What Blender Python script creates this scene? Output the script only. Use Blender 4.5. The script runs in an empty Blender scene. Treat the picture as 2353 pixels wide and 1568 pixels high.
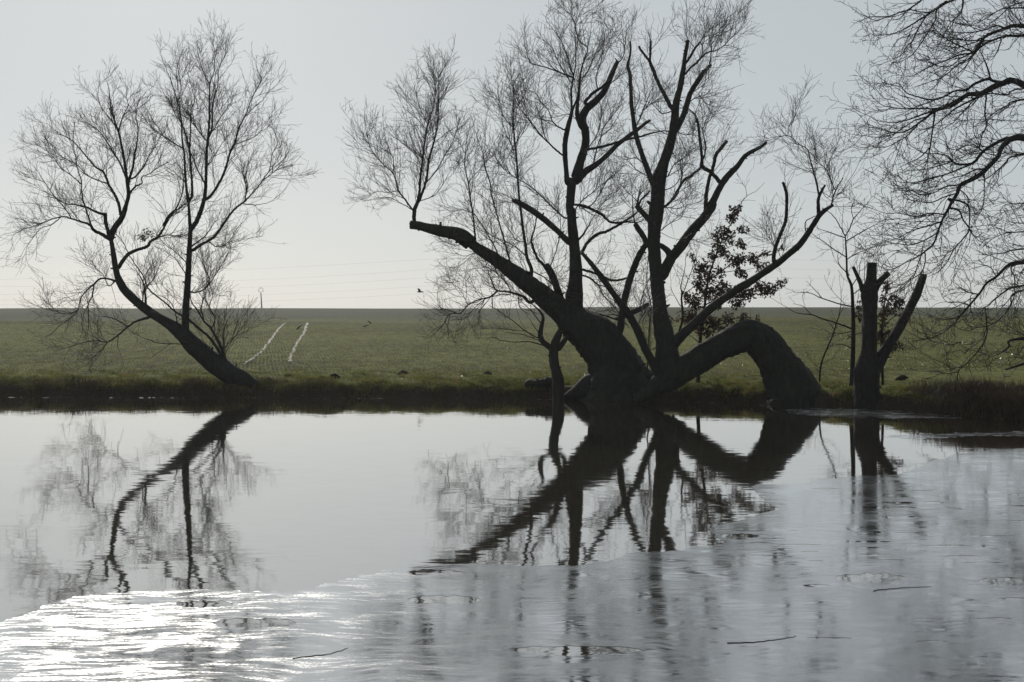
import bpy, bmesh, math, random
import numpy as np
from mathutils import Vector

random.seed(7)
RNG = np.random.default_rng(11)
C = bpy.context.scene.collection

# ---------------------------------------------------------------- camera model
F, H, HY, CX = 3000.0, 2.2, 750.0, 1176.5      # focal length (px), eye height (m), eye-level row, centre column
PW, PH = 2353.0, 1568.0

def P(x, y, d):
    return ((x - CX) / F * d, d, H - (y - HY) / F * d)

def on_level(x, y, z=0.0):
    d = F * (H - z) / (y - HY)
    return ((x - CX) / F * d, d, z)

# ---------------------------------------------------------------- scene helpers
def tag(o, label=None, cat=None, group=None, kind=None):
    if label: o["label"] = label
    if cat: o["category"] = cat
    if group: o["group"] = group
    if kind: o["kind"] = kind
    return o

def empty(name, loc, label, cat, group=None):
    o = bpy.data.objects.new(name, None)
    C.objects.link(o)
    o.location = loc
    o.empty_display_size = 0.3
    return tag(o, label, cat, group)

def mesh_obj(name, V, faces, mat, parent=None, smooth=True):
    """V: (n,3) world coordinates, faces: list of (m,k) int arrays (k = 3 or 4)"""
    V = np.asarray(V, float)
    if parent is not None:
        V = V - np.array(parent.location)
    me = bpy.data.meshes.new(name)
    faces = [np.asarray(f, np.int32) for f in faces if len(f)]
    nl = sum(f.size for f in faces)
    nf = sum(len(f) for f in faces)
    me.vertices.add(len(V))
    me.vertices.foreach_set("co", V.astype(np.float32).ravel())
    me.loops.add(nl)
    me.loops.foreach_set("vertex_index", np.concatenate([f.ravel() for f in faces]).astype(np.int32))
    me.polygons.add(nf)
    starts, k = [], 0
    for f in faces:
        starts.append(np.arange(len(f)) * f.shape[1] + k)
        k += f.size
    me.polygons.foreach_set("loop_start", np.concatenate(starts).astype(np.int32))
    me.polygons.foreach_set("use_smooth", np.full(nf, smooth))
    me.update(calc_edges=True)
    me.validate()
    if mat: me.materials.append(mat)
    o = bpy.data.objects.new(name, me)
    C.objects.link(o)
    if parent is not None: o.parent = parent
    return o

class Acc:
    def __init__(s): s.V, s.Q, s.T, s.n = [], [], [], 0
    def add(s, V, Q=None, T=None):
        if Q is not None and len(Q): s.Q.append(np.asarray(Q) + s.n)
        if T is not None and len(T): s.T.append(np.asarray(T) + s.n)
        s.V.append(np.asarray(V, float)); s.n += len(V)
    def build(s, name, mat, parent=None, smooth=True):
        fs = []
        if s.Q: fs.append(np.concatenate(s.Q))
        if s.T: fs.append(np.concatenate(s.T))
        return mesh_obj(name, np.concatenate(s.V), fs, mat, parent, smooth)

def nrm(a):
    return a / np.maximum(np.linalg.norm(a, axis=-1, keepdims=True), 1e-9)

def tube(acc, pts, rad, sides=8, cap=True, rough=0.0, rng=None, knob=0.0):
    """one tube swept along pts (n,3) with radii (n,)"""
    pts = np.asarray(pts, float); rad = np.asarray(rad, float); n = len(pts)
    t = np.gradient(pts, axis=0); t = nrm(t)
    ref = np.array([0.0, 1.0, 0.0]) if abs(t[0][1]) < 0.9 else np.array([1.0, 0, 0])
    us, vs = [], []
    for i in range(n):
        u = ref - t[i] * np.dot(ref, t[i]); u /= max(np.linalg.norm(u), 1e-9)
        ref = u; us.append(u); vs.append(np.cross(t[i], u))
    us, vs = np.array(us), np.array(vs)
    a = np.arange(sides) * 2 * math.pi / sides
    R = np.repeat(rad[:, None], sides, 1)
    if rough > 0:
        ph = rng.random(4) * 6.28
        s = np.concatenate([[0], np.cumsum(np.linalg.norm(np.diff(pts, axis=0), axis=1))])[:, None]
        R = R * (1 + rough * (0.5 * np.sin(3 * a[None] + s * 1.3 + ph[0]) + 0.4 * np.sin(5 * a[None] - s * 2.9 + ph[1])
                              + 0.5 * np.sin(s * 6.1 + 2 * a[None] + ph[2])) + rough * 0.55 * rng.standard_normal(R.shape))
        if knob > 0:
            R = R * (1 + knob * np.maximum(0, rng.standard_normal(R.shape) - 1.6))
    V = pts[:, None] + R[..., None] * (np.cos(a)[None, :, None] * us[:, None] + np.sin(a)[None, :, None] * vs[:, None])
    V = V.reshape(-1, 3)
    i = np.arange(n - 1)[:, None] * sides; j = np.arange(sides)[None]; k = (j + 1) % sides
    Q = np.stack([i + j, i + k, i + sides + k, i + sides + j], -1).reshape(-1, 4)
    T = []
    if cap:
        V = np.concatenate([V, pts[:1], pts[-1:]])
        c0, c1 = n * sides, n * sides + 1
        for q in range(sides):
            p = (q + 1) % sides
            T.append((c0, p, q)); T.append((c1, (n - 1) * sides + q, (n - 1) * sides + p))
    acc.add(V, Q, T)

def strands_mesh(acc, S, R, sides=3):
    """many thin tubes at once: S (m,n,3), R (m,n)"""
    m, n, _ = S.shape
    t = nrm(np.gradient(S, axis=1))
    ref = nrm(RNG.standard_normal((m, 1, 3)))
    u = nrm(ref - t * np.sum(ref * t, -1, keepdims=True)); v = np.cross(t, u)
    a = np.arange(sides) * 2 * math.pi / sides
    V = S[:, :, None] + R[:, :, None, None] * (np.cos(a)[None, None, :, None] * u[:, :, None] + np.sin(a)[None, None, :, None] * v[:, :, None])
    b = np.arange(m)[:, None, None] * (n * sides) + np.arange(n - 1)[None, :, None] * sides
    j = np.arange(sides)[None, None]; k = (j + 1) % sides
    Q = np.stack([b + j, b + k, b + sides + k, b + sides + j], -1).reshape(-1, 4)
    acc.add(V.reshape(-1, 3), Q)

def spawn(S, R, dens, L, ang, up, wig, n, rmax, rtip, rng, thick=9.9, t0=0.1, grav=0.0, side=None, flat=0.0):
    """children growing off strands S (m,n,3): returns their strands"""
    m, ns, _ = S.shape
    seg = np.linalg.norm(np.diff(S, axis=1), axis=2)
    ln = seg.sum(1)
    cnt = rng.poisson(ln * dens * (1 - t0))
    par = np.repeat(np.arange(m), cnt)
    if len(par) == 0: return np.zeros((0, n, 3)), np.zeros((0, n))
    tt = t0 + (1 - t0) * rng.random(len(par))
    f = tt * (ns - 1); i = np.minimum(f.astype(int), ns - 2); w = (f - i)[:, None]
    p = S[par, i] * (1 - w) + S[par, i + 1] * w
    tan = nrm(S[par, i + 1] - S[par, i])
    r = R[par, i] * (1 - w[:, 0]) + R[par, i + 1] * w[:, 0]
    keep = rng.random(len(par)) < np.clip(thick / np.maximum(r, 1e-4), 0, 1) ** 1.6
    par, tt, p, tan, r = par[keep], tt[keep], p[keep], tan[keep], r[keep]
    m2 = len(par)
    q = rng.standard_normal((m2, 3)); q[:, 2] += 0.25
    q[:, 1] *= (1 - flat)
    q = nrm(q - tan * np.sum(q * tan, -1, keepdims=True))
    an = np.radians(ang * (0.6 + 0.8 * rng.random(m2)))[:, None]
    d = nrm(np.cos(an) * tan + np.sin(an) * q)
    length = (L[0] + (L[1] - L[0]) * rng.random(m2) ** 1.4) * (1.24 - 0.72 * tt)
    out = np.zeros((m2, n, 3)); out[:, 0] = p
    stp = (length / (n - 1))[:, None]
    for k in range(1, n):
        d = d + wig * rng.standard_normal((m2, 3)); d[:, 2] += up - grav * k / n
        d = nrm(d)
        out[:, k] = out[:, k - 1] + d * stp
    r0 = np.minimum(r * 0.72, rmax * (0.7 + 0.5 * rng.random(m2)) * np.sqrt(np.clip(length / L[1], .2, 1)))
    r0 = np.maximum(r0, rtip)
    ss = np.linspace(0, 1, n)[None]
    rad = r0[:, None] * (1 - ss) + rtip * ss
    return out, rad

# ---------------------------------------------------------------- materials
def new_mat(name):
    m = bpy.data.materials.new(name); m.use_nodes = True
    nt = m.node_tree; nt.nodes.clear()
    out = nt.nodes.new("ShaderNodeOutputMaterial")
    return m, nt, out

def N(nt, typ, **kw):
    n = nt.nodes.new("ShaderNode" + typ)
    for k, v in kw.items():
        if k.startswith("i_"): n.inputs[k[2:].replace("_", " ")].default_value = v
        else: setattr(n, k, v)
    return n

def ramp(nt, stops, interp="LINEAR"):
    r = nt.nodes.new("ShaderNodeValToRGB"); r.color_ramp.interpolation = interp
    el = r.color_ramp.elements
    while len(el) < len(stops): el.new(0.5)
    for e, (p, c) in zip(el, stops):
        e.position = p; e.color = (*c, 1) if len(c) == 3 else c
    return r

def mat_bark(name, c0, c1, c2, scale=9.0):
    m, nt, out = new_mat(name); L = nt.links.new
    tc = N(nt, "TexCoord")
    mp = N(nt, "Mapping"); mp.inputs["Scale"].default_value = (1, 1, 0.35)
    L(tc.outputs["Object"], mp.inputs[0])
    n1 = N(nt, "TexNoise", i_Scale=scale, i_Detail=6.0, i_Roughness=0.65); L(mp.outputs[0], n1.inputs["Vector"])
    v1 = N(nt, "TexVoronoi", i_Scale=scale * 1.8, feature="DISTANCE_TO_EDGE"); L(mp.outputs[0], v1.inputs["Vector"])
    r = ramp(nt, [(0.3, c0), (0.52, c1), (0.75, c2)]); L(n1.outputs["Fac"], r.inputs[0])
    b = N(nt, "BsdfPrincipled", i_Roughness=0.85); L(r.outputs[0], b.inputs["Base Color"])
    b.inputs["Specular IOR Level"].default_value = 0.25
    mul = N(nt, "Math", operation="MULTIPLY"); L(n1.outputs["Fac"], mul.inputs[0]); L(v1.outputs["Distance"], mul.inputs[1])
    bp = N(nt, "Bump", i_Strength=0.7, i_Distance=0.05); L(mul.outputs[0], bp.inputs["Height"])
    L(bp.outputs[0], b.inputs["Normal"]); L(b.outputs[0], out.inputs[0])
    return m

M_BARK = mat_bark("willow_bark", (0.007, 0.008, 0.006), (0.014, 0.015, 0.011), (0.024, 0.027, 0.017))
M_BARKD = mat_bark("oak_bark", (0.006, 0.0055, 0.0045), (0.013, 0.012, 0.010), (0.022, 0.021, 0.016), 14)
M_CUT = mat_bark("cut_wood", (0.10, 0.085, 0.055), (0.16, 0.14, 0.095), (0.2, 0.18, 0.12), 20)

def mat_twig(name, c):
    m, nt, out = new_mat(name); L = nt.links.new
    b = N(nt, "BsdfPrincipled", i_Roughness=0.65); b.inputs["Base Color"].default_value = (*c, 1)
    n1 = N(nt, "TexNoise", i_Scale=3.0); r = ramp(nt, [(0.35, tuple(x * .6 for x in c)), (0.65, tuple(x * 1.3 for x in c))])
    L(n1.outputs["Fac"], r.inputs[0]); L(r.outputs[0], b.inputs["Base Color"])
    b.inputs["Specular IOR Level"].default_value = 0.3
    L(b.outputs[0], out.inputs[0]); return m

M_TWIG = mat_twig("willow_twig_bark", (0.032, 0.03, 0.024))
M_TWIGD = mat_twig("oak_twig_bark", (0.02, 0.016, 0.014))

def mat_leafy(name, stops, scale, trans, gloss, rough=0.35, tint=(1.0, 1.0, 1.0)):
    """two-sided thin leaf / grass blade: diffuse + translucent + a little gloss"""
    m, nt, out = new_mat(name); L = nt.links.new
    tc = N(nt, "TexCoord")
    n1 = N(nt, "TexNoise", i_Scale=scale, i_Detail=3.0); L(tc.outputs["Object"], n1.inputs["Vector"])
    r = ramp(nt, stops); L(n1.outputs["Fac"], r.inputs[0])
    d = N(nt, "BsdfDiffuse"); L(r.outputs[0], d.inputs[0])
    t = N(nt, "BsdfTranslucent"); L(r.outputs[0], t.inputs[0])
    mx = N(nt, "MixShader"); mx.inputs[0].default_value = trans
    L(d.outputs[0], mx.inputs[1]); L(t.outputs[0], mx.inputs[2])
    g = N(nt, "BsdfGlossy"); g.inputs["Roughness"].default_value = rough; g.inputs["Color"].default_value = (.9, .9, .85, 1)
    m2 = N(nt, "MixShader"); m2.inputs[0].default_value = gloss
    L(mx.outputs[0], m2.inputs[1]); L(g.outputs[0], m2.inputs[2])
    L(m2.outputs[0], out.inputs[0]); return m

M_GRASS = mat_leafy("bank_grass_blades", [(0.32, (0.06, 0.066, 0.017)), (0.5, (0.11, 0.118, 0.028)), (0.68, (0.18, 0.15, 0.055))], 2.6, 0.6, 0.03)
M_DRY = mat_leafy("dry_stalks", [(0.3, (0.045, 0.03, 0.02)), (0.6, (0.09, 0.065, 0.045))], 2.0, 0.25, 0.02)
M_CROP = mat_leafy("winter_crop", [(0.3, (0.068, 0.076, 0.014)), (0.6, (0.135, 0.132, 0.028))], 0.5, 0.5, 0.05, 0.22)
M_OAKLEAF = mat_leafy("withered_oak_leaves", [(0.3, (0.028, 0.019, 0.012)), (0.65, (0.07, 0.04, 0.022))], 3.0, 0.3, 0.02)
M_MIST = mat_leafy("mistletoe_leaves", [(0.3, (0.03, 0.035, 0.012)), (0.65, (0.06, 0.065, 0.02))], 3.0, 0.3, 0.02)

def mat_field():
    m, nt, out = new_mat("field_soil_and_crop"); L = nt.links.new
    geo = N(nt, "NewGeometry")
    rot = N(nt, "Mapping"); rot.inputs["Rotation"].default_value = (0, 0, ROWANG)
    L(geo.outputs["Position"], rot.inputs[0])
    st = N(nt, "Mapping"); st.inputs["Scale"].default_value = (1.0, 0.16, 1)
    L(rot.outputs[0], st.inputs[0])
    n_row = N(nt, "TexNoise", i_Scale=3.2, i_Detail=5.0, i_Roughness=0.7); L(st.outputs[0], n_row.inputs["Vector"])
    n_fine = N(nt, "TexNoise", i_Scale=14.0, i_Detail=4.0, i_Roughness=0.75); L(geo.outputs["Position"], n_fine.inputs["Vector"])
    n_big = N(nt, "TexNoise", i_Scale=0.09, i_Detail=4.0); L(geo.outputs["Position"], n_big.inputs["Vector"])
    a1 = N(nt, "Math", operation="MULTIPLY_ADD"); L(n_row.outputs["Fac"], a1.inputs[0]); a1.inputs[1].default_value = 0.9
    L(n_fine.outputs["Fac"], a1.inputs[2])
    a2 = N(nt, "Math", operation="MULTIPLY_ADD"); L(n_big.outputs["Fac"], a2.inputs[0]); a2.inputs[1].default_value = 0.5
    L(a1.outputs[0], a2.inputs[2])
    mr = N(nt, "MapRange"); mr.inputs[1].default_value = 0.98; mr.inputs[2].default_value = 1.42; L(a2.outputs[0], mr.inputs[0])
    r = ramp(nt, [(0.0, (0.024, 0.02, 0.009)), (0.35, (0.064, 0.062, 0.019)), (0.6, (0.098, 0.104, 0.024)), (1.0, (0.14, 0.142, 0.04))])
    L(mr.outputs[0], r.inputs[0])
    # the next field behind the first crest: paler, bluish winter crop
    sx = N(nt, "SeparateXYZ"); L(geo.outputs["Position"], sx.inputs[0])
    n_e = N(nt, "TexNoise", i_Scale=0.05); L(geo.outputs["Position"], n_e.inputs["Vector"])
    ad = N(nt, "Math", operation="MULTIPLY_ADD"); L(n_e.outputs["Fac"], ad.inputs[0]); ad.inputs[1].default_value = 14.0; L(sx.outputs["Y"], ad.inputs[2])
    m_e = N(nt, "MapRange"); m_e.inputs[1].default_value = 96; m_e.inputs[2].default_value = 140; L(ad.outputs[0], m_e.inputs[0])
    far = ramp(nt, [(0.0, (0.036, 0.041, 0.022)), (1.0, (0.062, 0.068, 0.036))]); L(mr.outputs[0], far.inputs[0])
    mix = N(nt, "MixRGB"); L(m_e.outputs[0], mix.inputs[0]); L(r.outputs[0], mix.inputs[1]); L(far.outputs[0], mix.inputs[2])
    # bank face below the turf: earth, its backlit shade painted in by height
    m_b = N(nt, "MapRange"); m_b.inputs[1].default_value = 0.30; m_b.inputs[2].default_value = 0.42
    L(sx.outputs["Z"], m_b.inputs[0])
    shaded_soil = ramp(nt, [(0.3, (0.018, 0.014, 0.010)), (0.7, (0.045, 0.036, 0.026))]); L(n_fine.outputs["Fac"], shaded_soil.inputs[0])
    mix2 = N(nt, "MixRGB"); L(m_b.outputs[0], mix2.inputs[0]); L(shaded_soil.outputs[0], mix2.inputs[1]); L(mix.outputs[0], mix2.inputs[2])
    b = N(nt, "BsdfPrincipled", i_Roughness=0.95); b.inputs["Specular IOR Level"].default_value = 0.06
    L(mix2.outputs[0], b.inputs["Base Color"])
    bp = N(nt, "Bump", i_Strength=0.6, i_Distance=0.06); L(a1.outputs[0], bp.inputs["Height"]); L(bp.outputs[0], b.inputs["Normal"])
    L(b.outputs[0], out.inputs[0]); return m

ROWANG = math.atan2(8.0, 41.4) * -1

def ripple_normal(nt, amp, scales, stretch=(1, 1, 1)):
    """a ripple normal (x*a, y*a, 1) from noise laid out in world metres"""
    L = nt.links.new
    geo = N(nt, "NewGeometry")
    mp = N(nt, "Mapping"); mp.inputs["Scale"].default_value = stretch; L(geo.outputs["Position"], mp.inputs[0])
    acc = None
    for sc, w in scales:
        n = N(nt, "TexNoise", i_Scale=sc, i_Detail=2.0, i_Roughness=0.5); L(mp.outputs[0], n.inputs["Vector"])
        s = N(nt, "VectorMath", operation="SUBTRACT"); L(n.outputs["Color"], s.inputs[0]); s.inputs[1].default_value = (.5, .5, .5)
        k = N(nt, "VectorMath", operation="SCALE"); L(s.outputs[0], k.inputs[0]); k.inputs["Scale"].default_value = w
        if acc is None: acc = k
        else:
            a = N(nt, "VectorMath", operation="ADD"); L(acc.outputs[0], a.inputs[0]); L(k.outputs[0], a.inputs[1]); acc = a
    return geo, mp, acc

def finish_normal(nt, vec, flat=(1, 1, 0)):
    L = nt.links.new
    mu = N(nt, "VectorMath", operation="MULTIPLY"); L(vec, mu.inputs[0]); mu.inputs[1].default_value = flat
    ad = N(nt, "VectorMath", operation="ADD"); L(mu.outputs[0], ad.inputs[0]); ad.inputs[1].default_value = (0, 0, 1)
    no = N(nt, "VectorMath", operation="NORMALIZE"); L(ad.outputs[0], no.inputs[0])
    return no.outputs[0]

def mat_water():
    m, nt, out = new_mat("pond_water_surface"); L = nt.links.new
    geo, mp, acc = ripple_normal(nt, 1, [(1.6, 0.006), (6.5, 0.014), (17.0, 0.013)], (0.32, 1.0, 1.0))
    nrmo = finish_normal(nt, acc.outputs[0])
    gl = N(nt, "BsdfGlossy"); gl.inputs["Roughness"].default_value = 0.03; gl.inputs["Color"].default_value = (1, .99, .98, 1)
    L(nrmo, gl.inputs["Normal"])
    df = N(nt, "BsdfDiffuse"); df.inputs["Color"].default_value = (0.035, 0.028, 0.018, 1)
    fr = N(nt, "Fresnel", i_IOR=1.33); L(nrmo, fr.inputs["Normal"])
    pw = N(nt, "Math", operation="POWER"); L(fr.outputs[0], pw.inputs[0]); pw.inputs[1].default_value = 0.33
    mx = N(nt, "MixShader"); L(pw.outputs[0], mx.inputs[0]); L(df.outputs[0], mx.inputs[1]); L(gl.outputs[0], mx.inputs[2])
    L(mx.outputs[0], out.inputs[0]); return m

def mat_ice(name, right=0.16):
    m, nt, out = new_mat(name); L = nt.links.new
    geo = N(nt, "NewGeometry")
    # feathery crystal streaks: a warped, stretched noise
    wn = N(nt, "TexNoise", i_Scale=0.9, i_Detail=2.0); L(geo.outputs["Position"], wn.inputs["Vector"])
    ws = N(nt, "VectorMath", operation="SCALE"); L(wn.outputs["Color"], ws.inputs[0]); ws.inputs["Scale"].default_value = 0.55
    wa = N(nt, "VectorMath", operation="ADD"); L(geo.outputs["Position"], wa.inputs[0]); L(ws.outputs[0], wa.inputs[1])
    m1 = N(nt, "Mapping"); m1.inputs["Scale"].default_value = (1.0, 2.2, 1); m1.inputs["Rotation"].default_value = (0, 0, 0.12); L(wa.outputs[0], m1.inputs[0])
    m2 = N(nt, "Mapping"); m2.inputs["Scale"].default_value = (3.6, 19.0, 1); m2.inputs["Rotation"].default_value = (0, 0, -0.10); L(wa.outputs[0], m2.inputs[0])
    nA = N(nt, "TexNoise", i_Scale=1.3, i_Detail=4.0, i_Roughness=0.6); L(m1.outputs[0], nA.inputs["Vector"])
    nB = N(nt, "TexNoise", i_Scale=1.0, i_Detail=5.0, i_Roughness=0.65); L(m2.outputs[0], nB.inputs["Vector"])
    def cen(node, k):
        s = N(nt, "VectorMath", operation="SUBTRACT"); L(node.outputs["Color"], s.inputs[0]); s.inputs[1].default_value = (.5, .5, .5)
        q = N(nt, "VectorMath", operation="SCALE"); L(s.outputs[0], q.inputs[0]); q.inputs["Scale"].default_value = k; return q
    qa, qb = cen(nA, 0.016), cen(nB, 0.042)
    ad = N(nt, "VectorMath", operation="ADD"); L(qa.outputs[0], ad.inputs[0]); L(qb.outputs[0], ad.inputs[1])
    no = finish_normal(nt, ad.outputs[0])
    mul = N(nt, "Math", operation="ADD"); L(nA.outputs["Fac"], mul.inputs[0]); L(nB.outputs["Fac"], mul.inputs[1])
    rr = N(nt, "MapRange"); rr.inputs[1].default_value = 0.80; rr.inputs[2].default_value = 1.20; rr.inputs[3].default_value = 0.035; rr.inputs[4].default_value = 0.16
    L(mul.outputs[0], rr.inputs[0])
    gl = N(nt, "BsdfGlossy"); gl.inputs["Color"].default_value = (.95, .96, .97, 1)
    L(rr.outputs[0], gl.inputs["Roughness"]); L(no, gl.inputs["Normal"])
    # frosty needles standing in the surface: rough, only along the streaks
    nC = N(nt, "TexNoise", i_Scale=42.0, i_Detail=3.0); L(geo.outputs["Position"], nC.inputs["Vector"])
    s1 = N(nt, "MapRange"); s1.inputs[1].default_value = 0.47; s1.inputs[2].default_value = 0.60; s1.inputs[3].default_value = 0.01; s1.inputs[4].default_value = 0.6; L(nB.outputs["Fac"], s1.inputs[0])
    s2 = N(nt, "MapRange"); s2.inputs[1].default_value = 0.40; s2.inputs[2].default_value = 0.56; s2.inputs[3].default_value = 0.04; s2.inputs[4].default_value = 1.0; L(nA.outputs["Fac"], s2.inputs[0])
    s3 = N(nt, "MapRange"); s3.inputs[1].default_value = 0.40; s3.inputs[2].default_value = 0.62; s3.inputs[3].default_value = 0.12; s3.inputs[4].default_value = 1.5; L(nC.outputs["Fac"], s3.inputs[0])
    k1 = N(nt, "Math", operation="MULTIPLY"); L(s1.outputs[0], k1.inputs[0]); L(s2.outputs[0], k1.inputs[1])
    k2 = N(nt, "Math", operation="MULTIPLY", use_clamp=True); L(k1.outputs[0], k2.inputs[0]); L(s3.outputs[0], k2.inputs[1])
    # frost mask confines the sun glare to the left, fading raggedly to the right
    sx = N(nt, "SeparateXYZ"); L(wa.outputs[0], sx.inputs[0])
    fx = N(nt, "MapRange"); fx.inputs[1].default_value = -1.9; fx.inputs[2].default_value = 0.1; fx.inputs[3].default_value = 1.15; fx.inputs[4].default_value = right; L(sx.outputs["X"], fx.inputs[0])
    k3 = N(nt, "Math", operation="MULTIPLY", use_clamp=True); L(k2.outputs[0], k3.inputs[0]); L(fx.outputs[0], k3.inputs[1]); k2 = k3
    qc = cen(nB, 0.22); ncn = finish_normal(nt, qc.outputs[0])
    gf = N(nt, "BsdfGlossy"); gf.inputs["Roughness"].default_value = 0.30; gf.inputs["Color"].default_value = (.9, .9, .9, 1); L(ncn, gf.inputs["Normal"])
    gm = N(nt, "MixShader"); L(k2.outputs[0], gm.inputs[0]); L(gl.outputs[0], gm.inputs[1]); L(gf.outputs[0], gm.inputs[2])
    df = N(nt, "BsdfDiffuse"); df.inputs["Color"].default_value = (0.07, 0.073, 0.073, 1)
    fr = N(nt, "Fresnel", i_IOR=1.33)
    pw = N(nt, "Math", operation="POWER"); L(fr.outputs[0], pw.inputs[0]); pw.inputs[1].default_value = 0.32
    mx = N(nt, "MixShader"); L(pw.outputs[0], mx.inputs[0]); L(df.outputs[0], mx.inputs[1]); L(gm.outputs[0], mx.inputs[2])
    L(mx.outputs[0], out.inputs[0]); return m

def mat_simple(name, c, rough=0.7, metal=0.0, var=0.3, scale=8.0):
    m, nt, out = new_mat(name); L = nt.links.new
    b = N(nt, "BsdfPrincipled", i_Roughness=rough, i_Metallic=metal)
    n1 = N(nt, "TexNoise", i_Scale=scale, i_Detail=4.0)
    r = ramp(nt, [(0.3, tuple(x * (1 - var) for x in c)), (0.7, tuple(x * (1 + var) for x in c))])
    L(n1.outputs["Fac"], r.inputs[0]); L(r.outputs[0], b.inputs["Base Color"]); L(b.outputs[0], out.inputs[0]); return m

M_FIELD, M_WATER, M_ICE = mat_field(), mat_water(), mat_ice("thin_wet_ice")
M_RIM = mat_ice("frosty_rim_ice", 1.3)
M_EARTH = mat_simple("dug_earth", (0.016, 0.013, 0.010), 0.95, 0, 0.5, 12)
M_EARTH.node_tree.nodes["Principled BSDF"].inputs["Specular IOR Level"].default_value = 0.05
M_FEATHER = mat_simple("dark_feathers", (0.02, 0.02, 0.022), 0.6)
M_POLE = mat_simple("concrete_pole", (0.16, 0.155, 0.15), 0.8)
M_WIRE = mat_simple("aluminium_wire", (0.12, 0.12, 0.125), 0.6, 0.3)
M_RUT = mat_simple("wet_rut_water_and_mud", (0.19, 0.172, 0.145), 0.8, 0, 0.6, 5.0)
M_RUT.node_tree.nodes['Principled BSDF'].inputs['Specular IOR Level'].default_value = 0.22

# ---------------------------------------------------------------- ground
SHORE = [on_level(x, y)[:2] for x, y in [(-900, 911), (-200, 912), (20, 912.5), (600, 913.5), (1270, 917), (1500, 922), (1700, 926), (1900, 935), (2050, 941), (2190, 957), (2353, 968), (2600, 984), (2900, 996)]]
SX = np.array([-400] + [p[0] for p in SHORE] + [400]); SY = np.array([SHORE[0][1]] + [p[1] for p in SHORE] + [SHORE[-1][1]])

_WV = [(RNG.uniform(0, 6.28), RNG.uniform(0.6, 1.6), RNG.uniform(0, 6.28)) for _ in range(7)]
def noise2(x, y, s, seed=0):
    o = 0
    for i, (a, k, p) in enumerate(_WV):
        a2 = a + seed * 1.7
        o = o + np.sin((x * np.cos(a2) + y * np.sin(a2)) * k / s * 2.2 + p + seed * 2.3 + i)
    return o / 4.5

def shore_y(X):
    return np.interp(X, SX, SY) + 0.16 * noise2(X, X * 0 + 3, 0.9, 1) + 0.12 * noise2(X, X * 0, 0.3, 2) + 0.22 * noise2(X, X * 0 + 7, 2.6, 8)

def ground_z(X, Y):
    v = Y - shore_y(X)
    prof_v = np.array([-30, -6, -1, 0, .12, .35, .75, 1.2, 2.5, 63, 237, 300, 620])
    prof_z = np.array([-2.5, -1.4, -.35, -.02, .17, .34, .43, .46, .52, 2.55, 6.03, 5.2, -3.0])
    z = np.interp(v, prof_v, prof_z)
    near = np.clip(v / .5, 0, 1) * np.clip(1 - (v - 6) / 20, 0, 1)
    z = z + near * (0.06 * noise2(X, Y, 0.7, 3) + 0.05 * noise2(X, Y, 0.25, 4)) + 0.12 * np.clip(v / 50, 0, 1) * noise2(X, Y, 18, 5)
    return z

xs = np.concatenate([-np.geomspace(380, 27, 30), np.arange(-26, 26.01, 0.13), np.geomspace(27, 380, 30)])
vs = np.concatenate([[-30, -12, -6, -3, -1.5, -.6, -.25, -.1], np.arange(0, 1.3, .09), np.arange(1.3, 5, .25), np.geomspace(5, 640, 70)])
GX, GV = np.meshgrid(xs, vs)
taper = np.clip(1 - np.abs(GV) / 30, 0, 1)
SYb = np.interp(GX, SX, SY)
GY = np.where(np.abs(GV) < 30, shore_y(GX) * taper + (1 - taper) * (SYb * taper + 40.0 * (1 - taper)), 40.0) + GV
GZ = ground_z(GX, GY)
nx, nv = len(xs), len(vs)
gi = (np.arange(nv - 1)[:, None] * nx + np.arange(nx - 1)[None]).ravel()
tag(mesh_obj("field_ground", np.stack([GX, GY, GZ], -1).reshape(-1, 3), [np.stack([gi, gi + 1, gi + 1 + nx, gi + nx], -1)], M_FIELD), kind="structure")

def gz(x, y): return float(ground_z(np.array([float(x)]), np.array([float(y)]))[0])

def on_ground(x, y, lo=None):
    """first point of the ground met by the sight line through pixel (x, y)"""
    d = np.arange(20.0 if lo is None else lo, 290, 0.05)
    X = (x - CX) / F * d; Z = H - (y - HY) / F * d
    g = ground_z(X, d)
    hit = np.nonzero(g >= Z)[0]
    k = hit[0] if len(hit) else len(d) - 1
    return (float(X[k]), float(d[k]), float(g[k]))

# near bank under the camera and the pond bed
nb = Acc()
bx = np.concatenate([np.linspace(-380, -20, 12), np.linspace(-16, 16, 60), np.linspace(20, 380, 12)])
by = np.concatenate([np.linspace(-45, -2, 8), np.linspace(-1, 5.2, 26), [7, 12, 25]])
BX, BY = np.meshgrid(bx, by)
BZ = np.interp(BY, [-45, 0, 1.5, 3.4, 4.4, 6, 12, 25], [1.0, .6, .5, .3, -.05, -.8, -2.2, -2.6]) + 0.05 * noise2(BX, BY, .6, 6)
n2 = len(bx); bi = (np.arange(len(by) - 1)[:, None] * n2 + np.arange(n2 - 1)[None]).ravel()
tag(mesh_obj("near_bank_ground", np.stack([BX, BY, BZ], -1).reshape(-1, 3), [np.stack([bi, bi + 1, bi + 1 + n2, bi + n2], -1)], M_FIELD), kind="structure")

# water
tag(mesh_obj("pond_water", [(-380, 3, 0), (380, 3, 0), (380, 52, 0), (-380, 52, 0)], [np.array([[0, 1, 2, 3]])], M_WATER, smooth=False), kind="structure")

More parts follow.
